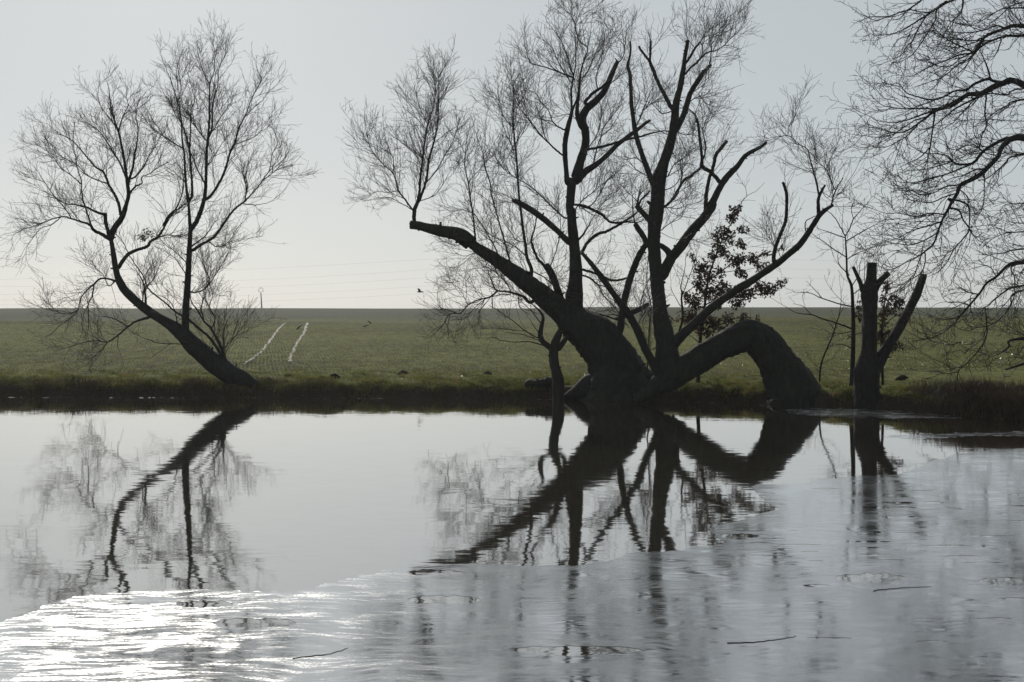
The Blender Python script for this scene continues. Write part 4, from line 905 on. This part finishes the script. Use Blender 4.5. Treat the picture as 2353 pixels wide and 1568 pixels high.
# --- big oak reaching in from the right, its trunk stands outside the frame
ob = (on_level(2700, 950, .45)[0], 30.5, gz(on_level(2700, 950, .45)[0], 30.5))
ot = Tree("oak_tree", "big bare oak whose drooping dark branches reach into the frame at the right edge", "tree", (15.6, 30.5, gz(15.6, 30.5)), 30.5, M_BARKD, M_TWIGD, 81, OAK, wk=1.25)
ot.limb("zd 2715,985,150 2710,930,120 2705,780,100 2700,600,92 2705,400,84 2710,150,70 2700,-150,50 2690,-500,24", "n", "trunk", lean=0)
many(ot, [
 ("", "zd 2700,330,24 2560,270,18 2440,240,14 z7 1510,600,40 1420,612,38 1340,642,36 1250,690,34 1160,695,30 1100,732,33 1020,780,34 950,800,28 890,832,20 830,880,15 760,930,12 690,970,9 600,975,7 520,950,5 440,920,4 370,890,3"),
 "z7 1460,610,20 1350,598,18 1300,582,17 1200,620,16 1150,660,14 1060,670,11 960,720,12 870,732,10 780,710,9 700,680,8 640,610,6 560,640,5 500,560,3",
 "z7 1320,580,11 1300,500,10 1270,430,9 1240,370,8",
 "z7 1250,695,14 1180,740,12 1080,790,10 1000,850,8 900,930,7 800,960,6",
 "z7 1000,790,14 900,800,11 800,800,9 700,800,8 600,790,6 520,770,5 440,700,3", "z7 930,805,12 830,840,10 720,880,8 620,900,6 500,890,5 420,850,4 350,820,3 290,780,2",
 "z7 850,860,9 760,890,8 680,940,7 580,1000,6 480,1010,5 400,1000,4 310,990,3", "z7 800,905,8 720,990,7 640,1040,6 560,1080,5 470,1080,4 390,1060,3",
 "z7 700,800,6 620,740,5 540,720,4 470,640,3", "z7 600,790,5 520,820,4 460,760,3",
 ("", "zd 2700,140,22 2520,90,14 2420,70,10 z7 1510,190,24 1430,212,22 1340,242,19 1280,272,18 1230,340,18 1190,390,16 1100,402,11 1010,440,10 930,470,9 820,520,7 740,560,6 640,550,4 560,520,3"),
 "z7 1510,265,15 1420,270,14 1320,305,14 1240,350,12 1170,430,10 1080,480,9 980,560,8 860,610,6 760,640,4", "z7 1200,385,10 1120,350,9 1020,300,8 940,240,6 880,220,4",
 "z7 1430,212,10 1360,190,9 1280,220,8 1180,240,7 1080,240,6 980,230,4", "z7 1280,275,9 1200,300,8 1100,290,6 1000,260,4", "z7 1190,390,9 1100,430,8 1040,480,7 960,490,6 860,460,5 780,440,3", "z7 1340,300,8 1250,300,7 1150,330,6 1060,350,5 960,330,3",
 "z7 1400,300,8 1370,380,7 1330,440,5 1280,430,4",
 "zd 2700,-20,18 2450,-60,12 z7 1250,-60,16 1050,0,14 930,70,12 920,140,11 880,210,10 830,290,9 790,350,8 740,410,7 690,440,5 640,470,3",
 "z7 1000,10,14 900,80,12 840,122,11 760,170,9 700,210,8 630,240,6 540,260,4 470,260,3 410,230,2", "z7 845,122,9 780,230,9 750,300,8 700,350,6 670,400,5 600,440,4 480,490,3",
 "z7 860,-30,12 720,70,9 660,90,8 580,120,6 480,150,5 400,120,4 320,90,3", "z7 700,80,7 650,140,6 560,150,4", "z7 720,70,7 820,90,6 900,100,5", "z7 1120,-20,12 1110,80,10 1060,140,8 1030,200,6 960,260,4",
 "z7 1510,60,10 1400,70,8 1300,130,7 1200,180,5 1140,200,3", "z7 1510,30,8 1400,110,7 1320,170,5",
 ("", "zd 2700,420,24 2540,350,18 2420,325,15 z7 1510,1010,42 1440,1050,33 1400,1092,29 1380,1150,26 1320,1212,29 1250,1282,30 1160,1332,27 1100,1362,26 1078,1422,24 1040,1482,22 1010,1540,18 z8 830,130,13 800,210,12 770,290,10 700,350,8 670,430,6 640,500,5 560,570,4 500,600,3"),
 "z7 1440,1018,22 1350,1060,19 1270,1112,17 1200,1195,17 1140,1210,15 1060,1202,11 1010,1150,9 940,1132,8 860,1130,7 800,1112,6 720,1060,4",
 "z7 1262,1110,9 1200,1068,8 1120,1080,7 1060,1120,5 1040,1170,3", "z7 1165,1215,12 1050,1262,10 960,1292,9 880,1310,8 780,1340,6 690,1330,4 620,1280,3", "z7 1100,1362,10 1000,1370,8 900,1420,7 800,1430,6 700,1380,4 600,1360,3",
 "z7 1080,1420,9 980,1450,8 880,1490,7 780,1480,5 680,1460,3", "z7 1320,1215,12 1280,1240,11 1210,1250,10 1120,1290,8 1040,1310,6 940,1360,4", "z7 1010,1200,7 900,1230,6 800,1250,5 700,1260,4 600,1290,3",
 "z8 830,140,9 740,170,8 640,200,6 540,250,5 460,250,3", "z8 800,210,8 720,260,7 620,290,6 530,280,4 440,300,3", "z8 770,290,8 680,360,7 600,400,6 520,440,5 440,450,3", "z8 850,100,8 760,90,7 660,110,6 560,90,5 480,90,4 380,60,3",
 "z8 720,330,7 720,400,6 690,470,5 610,520,4 520,600,3", "z8 870,60,10 930,70,9 960,130,8 1000,190,8 960,250,7 900,320,6 860,400,5 800,460,4 740,490,3", "z8 1000,190,6 1040,240,5 1090,210,3", "z8 870,0,12 990,40,9 1000,180,8",
 "z7 1290,722,10 1280,830,9 1292,920,9 1260,1000,8 1240,1090,8", "z7 912,830,12 900,930,10 882,1050,9 870,1120,10 850,1200,6 830,1260,4", "z7 880,1080,8 800,1160,7 720,1200,5 640,1240,3", "z7 1285,950,5 1340,1000,4 1310,1080,3",
 "zd 2500,215,9 z7 1510,740,9 1450,790,7 1350,840,6 1290,832,5 1270,870,4", "z7 1510,890,5 1400,882,5 1290,880,5 1180,880,4 1060,900,3", "z7 1510,660,10 1440,700,9 1350,690,9 1260,700,8 1170,790,7 1080,830,6 980,850,4", "z7 1240,700,9 1140,800,8 1050,900,6 950,960,4",
 "zd 2480,330,10 z7 1510,1145,11 1440,1192,12 1390,1240,10 1300,1310,8 1230,1330,6", "z7 1275,1270,7 1275,1450,6 1262,1530,5 z8 1070,80,4 1010,190,3", "z7 1390,1240,6 1370,1330,5 1310,1400,3", "z7 1100,1400,7 1160,1460,6 1140,1540,5 z8 980,90,4",
 "z7 1380,1150,7 1300,1130,6 1200,1120,5 1100,1160,4",
 ("", "zd 2700,640,18 2520,600,12 2400,600,9 z8 1290,405,24 1230,430,17 1170,490,15 1110,530,13 1060,600,12 1000,670,12 940,740,10 890,800,8 800,860,7 690,890,6 640,890,4"),
 "z8 1290,590,9 1260,670,8 1200,750,8 1120,800,7 1050,810,6 980,830,5 900,800,3", "z8 1100,690,8 1110,850,8 1060,950,7 980,1040,6 930,1090,6 920,1180,5 905,1230,3", "z8 1290,320,9 1220,340,7 1140,350,5 1060,390,3", "z8 1290,210,8 1210,220,6 1130,260,4",
 "zd 2500,770,10 z8 1290,885,16 1250,930,10 1200,970,6 1130,990,4 1060,960,3", "z8 1290,555,12 1200,600,10 1130,660,8 1090,690,6", "z8 1000,670,7 930,650,6 860,650,4 820,600,3", "z8 1060,600,7 1000,590,6 930,560,4", "z8 1170,490,6 1130,430,5 1060,410,4", "z8 940,740,6 860,760,5 780,760,3", "z8 1280,420,9 1285,500,9 1280,620,7 1240,700,5",
 "z8 930,1090,5 850,1100,4 790,1080,3", "z8 950,900,5 870,920,4 790,900,3 700,880,2",
 "z8 1290,30,7 1220,40,5 1190,90,3", "z8 1290,150,7 1240,130,5", "z8 1110,800,5 1080,880,4 990,950,3",
 "zd 2700,800,16 2540,790,12 2430,800,10 2370,830,8 2310,850,4",
])
ot.grow(grav=.03)

# ---------------------------------------------------------------- grass, crop, dry stalks
def blades(name, X, Y, h, w, mat, lean, rng, zoff=-.01, kind="stuff", two=True, z=None):
    n = len(X); Z = (ground_z(X, Y) if z is None else z) + zoff
    B = np.stack([X, Y, Z], -1)
    a = rng.random(n) * 6.283
    u = np.stack([np.cos(a), np.sin(a), np.zeros(n)], -1) * (w * .5)[:, None]
    la = rng.random(n) * 6.283; lm = (lean * rng.random(n))[:, None]
    ld = np.stack([np.cos(la), np.sin(la), np.zeros(n)], -1) * lm
    up = np.array([0, 0, 1.0])
    hh = h[:, None]
    mid = B + (up * .6 + ld * .35) * hh; tip = B + (up * (1 - .35 * lm) + ld) * hh
    V = np.stack([B - u, B + u, mid - u * .8, mid + u * .8, tip], 1).reshape(-1, 3)
    b0 = np.arange(n)[:, None] * 5
    Q = np.concatenate([b0, b0 + 1, b0 + 3, b0 + 2], 1); T = np.concatenate([b0 + 2, b0 + 3, b0 + 4], 1)
    a = Acc(); a.add(V, Q, T)
    o = a.build(name, mat, smooth=True)
    return tag(o, kind=kind)

rg = np.random.default_rng(91)
def bank_pts(n, v0, v1, power=1.0, x0=-19, x1=17):
    X = rg.uniform(x0, x1, n); v = v0 + (v1 - v0) * rg.random(n) ** power
    return X, shore_y(X) + v, v
def feet(X, Y):
    px = CX + X / Y * F
    ok = np.ones(len(X), bool)
    for a0, a1, d in ((1285, 1560, 40.2), (1752, 1905, 37.2), (1955, 2030, 35.6)):
        ok &= ~((px > a0) & (px < a1) & (Y < d))
    return ok
# grass on the bank top in tussocks
X, Y, v = bank_pts(230000, .2, 6.0, 1.35)
cl = noise2(X, Y, .5, 11) + .6 * noise2(X, Y, .16, 12)
k = rg.random(len(X)) < np.clip(.45 + .45 * cl, .06, 1)
X, Y, v, cl = X[k], Y[k], v[k], cl[k]
k = feet(X, Y); X, Y, v, cl = X[k], Y[k], v[k], cl[k]
h = (.03 + .07 * rg.random(len(X))) * (1 + .8 * np.clip(cl, -.6, 1.5)) * np.clip(1.25 - v / 7, .45, 1.2)
tag(blades("bank_grass", X, Y, h, np.full(len(X), .011), M_GRASS, .9, rg), "short green grass in tussocks along the top of the far bank", "grass")
# tussocks: denser clumps leaning outwards, some hanging over the bank's edge
nt_ = 170; tx = rg.uniform(-18, 16, nt_); tv = .12 + 2.6 * rg.random(nt_) ** 1.7; tr = rg.uniform(.08, .24, nt_)
per = 150; ci = np.repeat(np.arange(nt_), per)
ra = np.sqrt(rg.random(nt_ * per)) * tr[ci]; aa = rg.random(nt_ * per) * 6.283
X = tx[ci] + ra * np.cos(aa) * 1.5; Y = shore_y(tx)[ci] + tv[ci] + ra * np.sin(aa)
h = (.05 + .10 * rg.random(len(X))) * (1.15 - .5 * ra / tr[ci]) * (.7 + tr[ci] * 3)
k = feet(X, Y)
tag(blades("grass_tussocks", X[k], Y[k], h[k], np.full(k.sum(), .011), M_GRASS, 1.0, rg), "coarse grass tussocks along the bank's edge", "grass")
# overhanging and dry growth on the bank face
X, Y, v = bank_pts(46000, .02, .9, 1.0)
cl = noise2(X, Y, .6, 14)
left = (X < -5.5)
k = (rg.random(len(X)) < np.where(left, .85, .3) * np.clip(.55 + .6 * cl, .1, 1)) & feet(X, Y)
X, Y = X[k], Y[k]
blades("bank_dry_growth", X, Y, (.05 + .10 * rg.random(len(X)) ** 2) * np.where(X < -5.5, 2.0, 1.0), np.full(len(X), .009), M_DRY, 1.3, rg)["label"] = "brown dry growth hanging over the dark face of the bank"
# tall dry sedge on the right-hand corner of the bank
X = rg.uniform(10.4, 16.5, 30000); Y = shore_y(X) + rg.uniform(-.12, 1.8, len(X))
k = rg.random(len(X)) < np.clip((X - 10.4) / .9, 0, 1) * .95; X, Y = X[k], Y[k]
zz = np.maximum(ground_z(X, Y), 0)
o = blades("sedge_growth", X, Y, .18 + .42 * rg.random(len(X)) ** 1.3, np.full(len(X), .011), M_DRY, 1.1, rg, z=zz)
o["label"] = "tall dark dry sedge covering the right corner of the bank"
# young crop in drilled rows on the near half of the field
nrow = 420000
Yc = 41 + 62 * rg.random(nrow) ** 1.35
Xc = rg.uniform(-.42, .42, nrow) * Yc
ca, sa = math.cos(-ROWANG), math.sin(-ROWANG)
uu = Xc * ca + Yc * sa; vv = -Xc * sa + Yc * ca
uu = np.round(uu / .15) * .15 + rg.normal(0, .03, nrow) + .05 * noise2(Xc, Yc, 3.0, 25)
Xc, Yc = uu * ca - vv * sa, uu * sa + vv * ca
vc = Yc - np.interp(Xc, SX, SY)
bare = noise2(Xc, Yc, 1.2, 21) + .5 * noise2(Xc, Yc, .4, 22)
k = (vc > 4.2) & (rg.random(nrow) < np.clip(.85 + .5 * bare, .1, 1))
Xc, Yc = Xc[k], Yc[k]
blades("winter_crop", Xc, Yc, .03 + .04 * rg.random(len(Xc)), np.full(len(Xc), .010), M_CROP, 1.1, rg)["label"] = "young winter crop in drilled rows on the near half of the field"

# wet blades that catch the sun
nd = 9000; Yd = 41.2 + 34 * rg.random(nd) ** 1.8; Xd = rg.uniform(-.42, .42, nd) * Yd
k = (Yd - np.interp(Xd, SX, SY)) > .5; Xd, Yd = Xd[k], Yd[k]
M_DEW = mat_leafy("dewy_blades", [(0.3, (0.10, 0.11, 0.04)), (0.6, (0.16, 0.16, 0.08))], 2.0, 0.4, 0.42, 0.30)
blades("dewy_grass", Xd, Yd, .05 + .06 * rg.random(len(Xd)), np.full(len(Xd), .0085), M_DEW, 1.3, rg)["label"] = "scattered wet blades glinting in the low sun"

# ---------------------------------------------------------------- wheel ruts
def rut(pts, w0, w1, seed):
    rr = random.Random(seed); rows = []
    q = smooth(np.array([(x, y, 0) for x, y in pts], float), 2.0)
    for i, (x, y, _) in enumerate(q):
        t = i / (len(q) - 1); g = on_ground(x, y, 42.5)
        w = (w0 + (w1 - w0) * t) * rr.uniform(.6, 1.15)
        rows.append((g, w))
    V, Qd = [], []
    for i, ((x, y, z), w) in enumerate(rows):
        j = rr.uniform(-.05, .05)
        for s in (-1, 0, 1):
            X, Yy = x + j + s * w * .5, y
            V.append((X, Yy, gz(X, Yy) + (.006 if s else .010) + rr.uniform(0, .004)))
    for i in range(len(rows) - 1):
        for s in (0, 1):
            if rr.random() < .12: continue
            Qd.append((i * 3 + s, i * 3 + s + 1, i * 3 + s + 4, i * 3 + s + 3))
    o = mesh_obj("wheel_rut", V, [np.array(Qd)], M_RUT, smooth=False)
    tag(o, kind="structure"); return o
rut([(561, 838), (600, 808), (640, 757), (655, 743)], .13, .15, 1)
rut([(665, 831), (672, 812), (686, 783), (699, 765), (703, 751), (706, 742)], .13, .17, 2)

# ---------------------------------------------------------------- molehills and birds
def mound(x, y, w, label):
    g = on_ground(x, y + 4)
    r = w * g[1] / F / 2; rows, sd = 7, 22; rr = np.random.default_rng(int(x))
    V, Qd, T = [], [], []
    for i in range(rows):
        t = i / (rows - 1)
        for j in range(sd):
            a = 6.283 * j / sd; k = r * (1 - t) ** .8 * (1 + .16 * rr.standard_normal() * (1 - t) + .12 * math.sin(3 * a + x))
            px, py = g[0] + k * math.cos(a), g[1] + k * math.sin(a)
            V.append((px, py, gz(px, py) - .02 + r * .62 * math.sin(t * 1.57) * (1 + .08 * rr.standard_normal())))
    V.append((g[0], g[1], g[2] + r * .62)); 
    for i in range(rows - 1):
        for j in range(sd): Qd.append((i * sd + j, i * sd + (j + 1) % sd, (i + 1) * sd + (j + 1) % sd, (i + 1) * sd + j))
    for j in range(sd): T.append(((rows - 1) * sd + j, (rows - 1) * sd + (j + 1) % sd, rows * sd))
    o = mesh_obj("molehill", V, [np.array(Qd), np.array(T)], M_EARTH); tag(o, label, "molehill", "molehills along the grassy bank")
mound(768, 864, 30, "dark molehill on the grassy bank below the right-hand wheel rut")
mound(619, 872, 24, "small dark molehill on the bank close to the leaning trunk's foot")
mound(926, 856, 28, "dark molehill in the grass below the sawn limb's tip")
mound(1120, 856, 24, "dark molehill in the grass left of the small forked willow")
mound(2073, 868, 30, "dark molehill in the grass right of the sawn-off trunk")

def old_stump(x0, x1, ytop, ybase, d):
    a = Acc(); rr = np.random.default_rng(3)
    pts = [P(x0 + (x1 - x0) * t, ytop + 13 + 2 * math.sin(5 * t), d) for t in np.linspace(0, 1, 16)]
    rad = np.array([.12, .17, .2, .19, .21, .2, .215, .19, .2, .21, .2, .22, .2, .19, .2, .17])
    tube(a, pts, rad, 22, True, .14, rr, .1)
    o = a.build("fallen_log", M_BARK); return tag(o, "short dark rugged log on the bank just left of the small forked willow's foot", "log")
old_stump(1206, 1276, 872, 895, 40.0)
def ice_twig(p, q, bend, label):
    a = Acc(); A, B = np.array(on_level(*p, .012)), np.array(on_level(*q, .012)); n = 14
    t = np.linspace(0, 1, n)[:, None]; pts = A * (1 - t) + B * t
    side = np.cross((B - A) / np.linalg.norm(B - A), [0, 0, 1]); rr = np.random.default_rng(int(p[0]))
    pts = pts + side * (bend * np.sin(t * 3.14) + .008 * rr.standard_normal((n, 1))); pts[:, 2] = .0035 + .001 * rr.random(n)
    tube(a, pts, np.linspace(.003, .0015, n), 6, True, .1, rr)
    tag(a.build("fallen_twig", M_TWIGD), label, "twig", "twigs frozen on the ice")
ice_twig((1671, 1475), (1831, 1459), .05, "dark fallen twig on the grey ice, right of the longest open slit in the ice")
ice_twig((672, 1510), (800, 1487), .04, "dark fallen twig on the ice at the right edge of the sun glare")
ice_twig((2006, 1356), (2141, 1346), -.04, "dark fallen twig on the ice just below the open slit at the right")

def blob(acc, c, r, n=10, m=7):
    V, Q = [], []
    for i in range(m + 1):
        th = math.pi * i / m
        for j in range(n):
            a = 6.283 * j / n
            V.append((c[0] + r[0] * math.sin(th) * math.cos(a), c[1] + r[1] * math.sin(th) * math.sin(a), c[2] + r[2] * math.cos(th)))
    for i in range(m):
        for j in range(n): Q.append((i * n + j, i * n + (j + 1) % n, (i + 1) * n + (j + 1) % n, (i + 1) * n + j))
    acc.add(V, Q)

def standing_bird(p, s, face, label, upright=.6):
    a = Acc(); x, y, z = p
    ax = np.array([face * math.cos(upright), .15, math.sin(upright)]); ax /= np.linalg.norm(ax)
    c = np.array([x, y, z + s * .34])
    body = [c - ax * s * .62, c - ax * s * .36, c - ax * s * .15, c + ax * s * .08, c + ax * s * .24, c + ax * s * .32, c + ax * s * .42 + np.array([face * .04 * s, 0, .0]), c + ax * s * .48 + np.array([face * .10 * s, 0, -.01]), c + ax * s * .50 + np.array([face * .24 * s, 0, -.03 * s])]
    tube(a, body, np.array([.03, .06, .14, .17, .13, .10, .105, .06, .008]) * s, 10)
    for q in (-1, 1):
        tube(a, [c + np.array([0, q * .05 * s, -.08 * s]), np.array([x + .01 * s, y + q * .05 * s, z + .10 * s]), np.array([x, y + q * .05 * s, z])], [.025 * s, .014 * s, .012 * s], 5)
    return tag(a.build("bird", M_FEATHER), label, "bird")
g = on_ground(686, 758); standing_bird(g, .42, 1, "upright dark bird standing in the field between the two wheel ruts", .75)
g = on_ground(850, 745); standing_bird(g, .36, -1, "dark bird in the field, the farther and right one of the pair", .7)
g = on_ground(839, 753); standing_bird(g, .36, 1, "dark bird in the field, the nearer and left one of the pair", .3)
dt_ = wt.P2[np.argmin(np.hypot(wt.P2[:, 0] - 1418, wt.P2[:, 1] - 141)), 2]
pp = P(1416, 141.5, dt_); standing_bird((pp[0], pp[1], pp[2]), .14, -1, "tiny bird perched on the sawn tip of the willow's highest limb", 1.05)
# flying bird
fb = np.array(P(964, 671, 95.0)); a = Acc()
tube(a, [fb + np.array(q) for q in [(-.20, 0, -.01), (-.1, 0, 0), (0, 0, .01), (.12, 0, 0), (.2, 0, .0), (.27, 0, -.01), (.33, 0, -.03)]], [.012, .045, .06, .05, .04, .03, .005], 8)
for q in (-1, 1):
    rows = [(0.10, 0, .02, -.08), (.06, q * .16, .14, -.10), (-.02, q * .30, .22, -.12), (-.12, q * .42, .22, -.14)]
    V = []
    for (x, y, z, e) in rows: V += [fb + np.array((x, y, z)), fb + np.array((e, y, z - .01)), fb + np.array((x, y, z + .015)), fb + np.array((e, y, z + .002))]
    Q = []
    for i in range(3):
        p = i * 4
        Q += [(p, p + 1, p + 5, p + 4), (p + 2, p + 6, p + 7, p + 3), (p, p + 4, p + 6, p + 2), (p + 1, p + 3, p + 7, p + 5)]
    Q += [(12, 13, 15, 14)]
    a.add(V, Q)
tag(a.build("bird", M_FEATHER), "dark bird flying low above the field with raised wings", "bird")

# ---------------------------------------------------------------- utility poles and wires
def pole(x, ytop, d, label):
    X, Y, zt = P(x, ytop, d); zb = gz(X, Y)
    r = empty("utility_pole", (X, Y, zb), label, "utility pole", "poles on the skyline")
    a = Acc(); tube(a, [(X + .25, Y, zb - .2), (X, Y, zt - .5)], [.17, .11], 10); a.build("mast", M_POLE, r)
    a = Acc()
    th = np.linspace(-.35 * math.pi, 1.35 * math.pi, 15)
    tube(a, [(X + .52 * math.cos(t), Y, zt + .10 + .5 * math.sin(t)) for t in th], [.05] * 15, 6)
    tube(a, [(X, Y, zt - .6), (X, Y, zt - .3)], [.07, .06], 6)
    a.build("insulator_bracket", M_POLE, r)
    a = Acc()
    for sx in (-1, 0, 1): tube(a, [(X + .45 * sx, Y, zt + (.0 if sx else .60)), (X + .5 * sx, Y, zt + (-.25 if sx else .85))], [.05, .07], 6)
    a.build("insulator", M_POLE, r)
pole(599.5, 668, 300, "thin utility pole on the skyline just right of the slender willow")
pole(1130, 668, 300, "thin utility pole on the skyline behind the massive willow's twigs")
lab = ["topmost of the five faint wires crossing the sky", "faint wire crossing the sky, second from the top of five", "middle one of the five faint wires crossing the sky", "faint wire crossing the sky, second from the bottom of five", "lowest of the five faint wires crossing the sky just above the field"]
for i, (l, m_, r_, s1, s2) in enumerate(zip([642, 659, 677, 690, 701], [618, 643, 660, 678, 693], [592, 615, 634, 653, 670], [587, 609, 629, 655, 676], [602, 623, 645, 666, 678])):
    c1 = np.polyfit([20, 594, 1050], [l, m_, r_], 2); y14 = float(np.polyval(c1, 1300))
    c2 = np.polyfit([1300, 1826, 2230], [y14, s1 + 10, s2], 2)
    pts = []
    for x in np.linspace(-350, 1300, 34): pts.append(P(x, np.polyval(c1, x), 440 + i * 4))
    for x in np.linspace(1340, 2750, 28): pts.append(P(x, np.polyval(c2, x), 440 + i * 4))
    a = Acc(); tube(a, pts, [.017] * len(pts), 5); o = a.build("power_line", M_WIRE)
    tag(o, lab[i], "power line", "high wires across the sky")

# ---------------------------------------------------------------- haze, sky, sun, camera
HAZE = 0.00024
m, nt, out = new_mat("thin_haze")
pv = N(nt, "VolumePrincipled"); pv.inputs["Density"].default_value = HAZE; pv.inputs["Color"].default_value = (.92, .95, 1, 1); pv.inputs["Anisotropy"].default_value = 0.35
nt.links.new(pv.outputs[0], out.inputs["Volume"])
V = [(x, y, z) for x in (-400, 400) for y in (-60, 720) for z in (-8, 60)]
hz = mesh_obj("haze", V, [np.array([[0, 1, 3, 2], [4, 6, 7, 5], [0, 4, 5, 1], [2, 3, 7, 6], [0, 2, 6, 4], [1, 5, 7, 3]])], m, smooth=False)
tag(hz, kind="stuff")

SUN_EL, SUN_AZ = math.radians(28.5), math.atan2(-846.0, F)      # azimuth from the viewing direction, left is negative
w = bpy.data.worlds.new("World"); bpy.context.scene.world = w; w.use_nodes = True
nt = w.node_tree; bg = nt.nodes["Background"]
sky = nt.nodes.new("ShaderNodeTexSky"); sky.sky_type = "NISHITA"; sky.sun_disc = False
sky.sun_elevation = SUN_EL; sky.sun_rotation = SUN_AZ
sky.air_density = 1.0; sky.dust_density = 1.0; sky.ozone_density = 1.2; sky.altitude = 0
# pale winter haze high in the sky: the clear-sky colour thinned by an even white veil
hs = nt.nodes.new("ShaderNodeHueSaturation"); hs.inputs["Saturation"].default_value = 0.6; nt.links.new(sky.outputs[0], hs.inputs["Color"])
sk = nt.nodes.new("ShaderNodeVectorMath"); sk.operation = "MULTIPLY_ADD"; nt.links.new(hs.outputs[0], sk.inputs[0])
sk.inputs[1].default_value = (0.115,) * 3; sk.inputs[2].default_value = (2.47, 2.69, 2.80)
nt.links.new(sk.outputs[0], bg.inputs[0]); bg.inputs[1].default_value = 0.15

sl = bpy.data.lights.new("sun", "SUN"); sl.energy = 3.0; sl.angle = math.radians(.5); sl.color = (1, .95, .87)
so = bpy.data.objects.new("sun", sl); C.objects.link(so)
to_sun = Vector((math.sin(SUN_AZ) * math.cos(SUN_EL), math.cos(SUN_AZ) * math.cos(SUN_EL), math.sin(SUN_EL)))
so.rotation_euler = to_sun.to_track_quat("Z", "Y").to_euler(); so.location = (-10, 20, 30)

cam = bpy.data.cameras.new("camera"); co = bpy.data.objects.new("camera", cam); C.objects.link(co)
co.location = (0, 0, H); co.rotation_euler = (math.radians(90), 0, 0)
cam.sensor_width = 36; cam.lens = 36 * F / PW; cam.shift_y = (HY - PH / 2) / PW; cam.clip_start = .1; cam.clip_end = 3000
sc = bpy.context.scene; sc.camera = co
sc.view_settings.view_transform = "Standard"; sc.view_settings.look = "None"; sc.view_settings.exposure = 0.0; sc.view_settings.gamma = 1.0
sc.cycles.max_bounces = 8; sc.cycles.volume_bounces = 1; sc.cycles.sample_clamp_indirect = 4
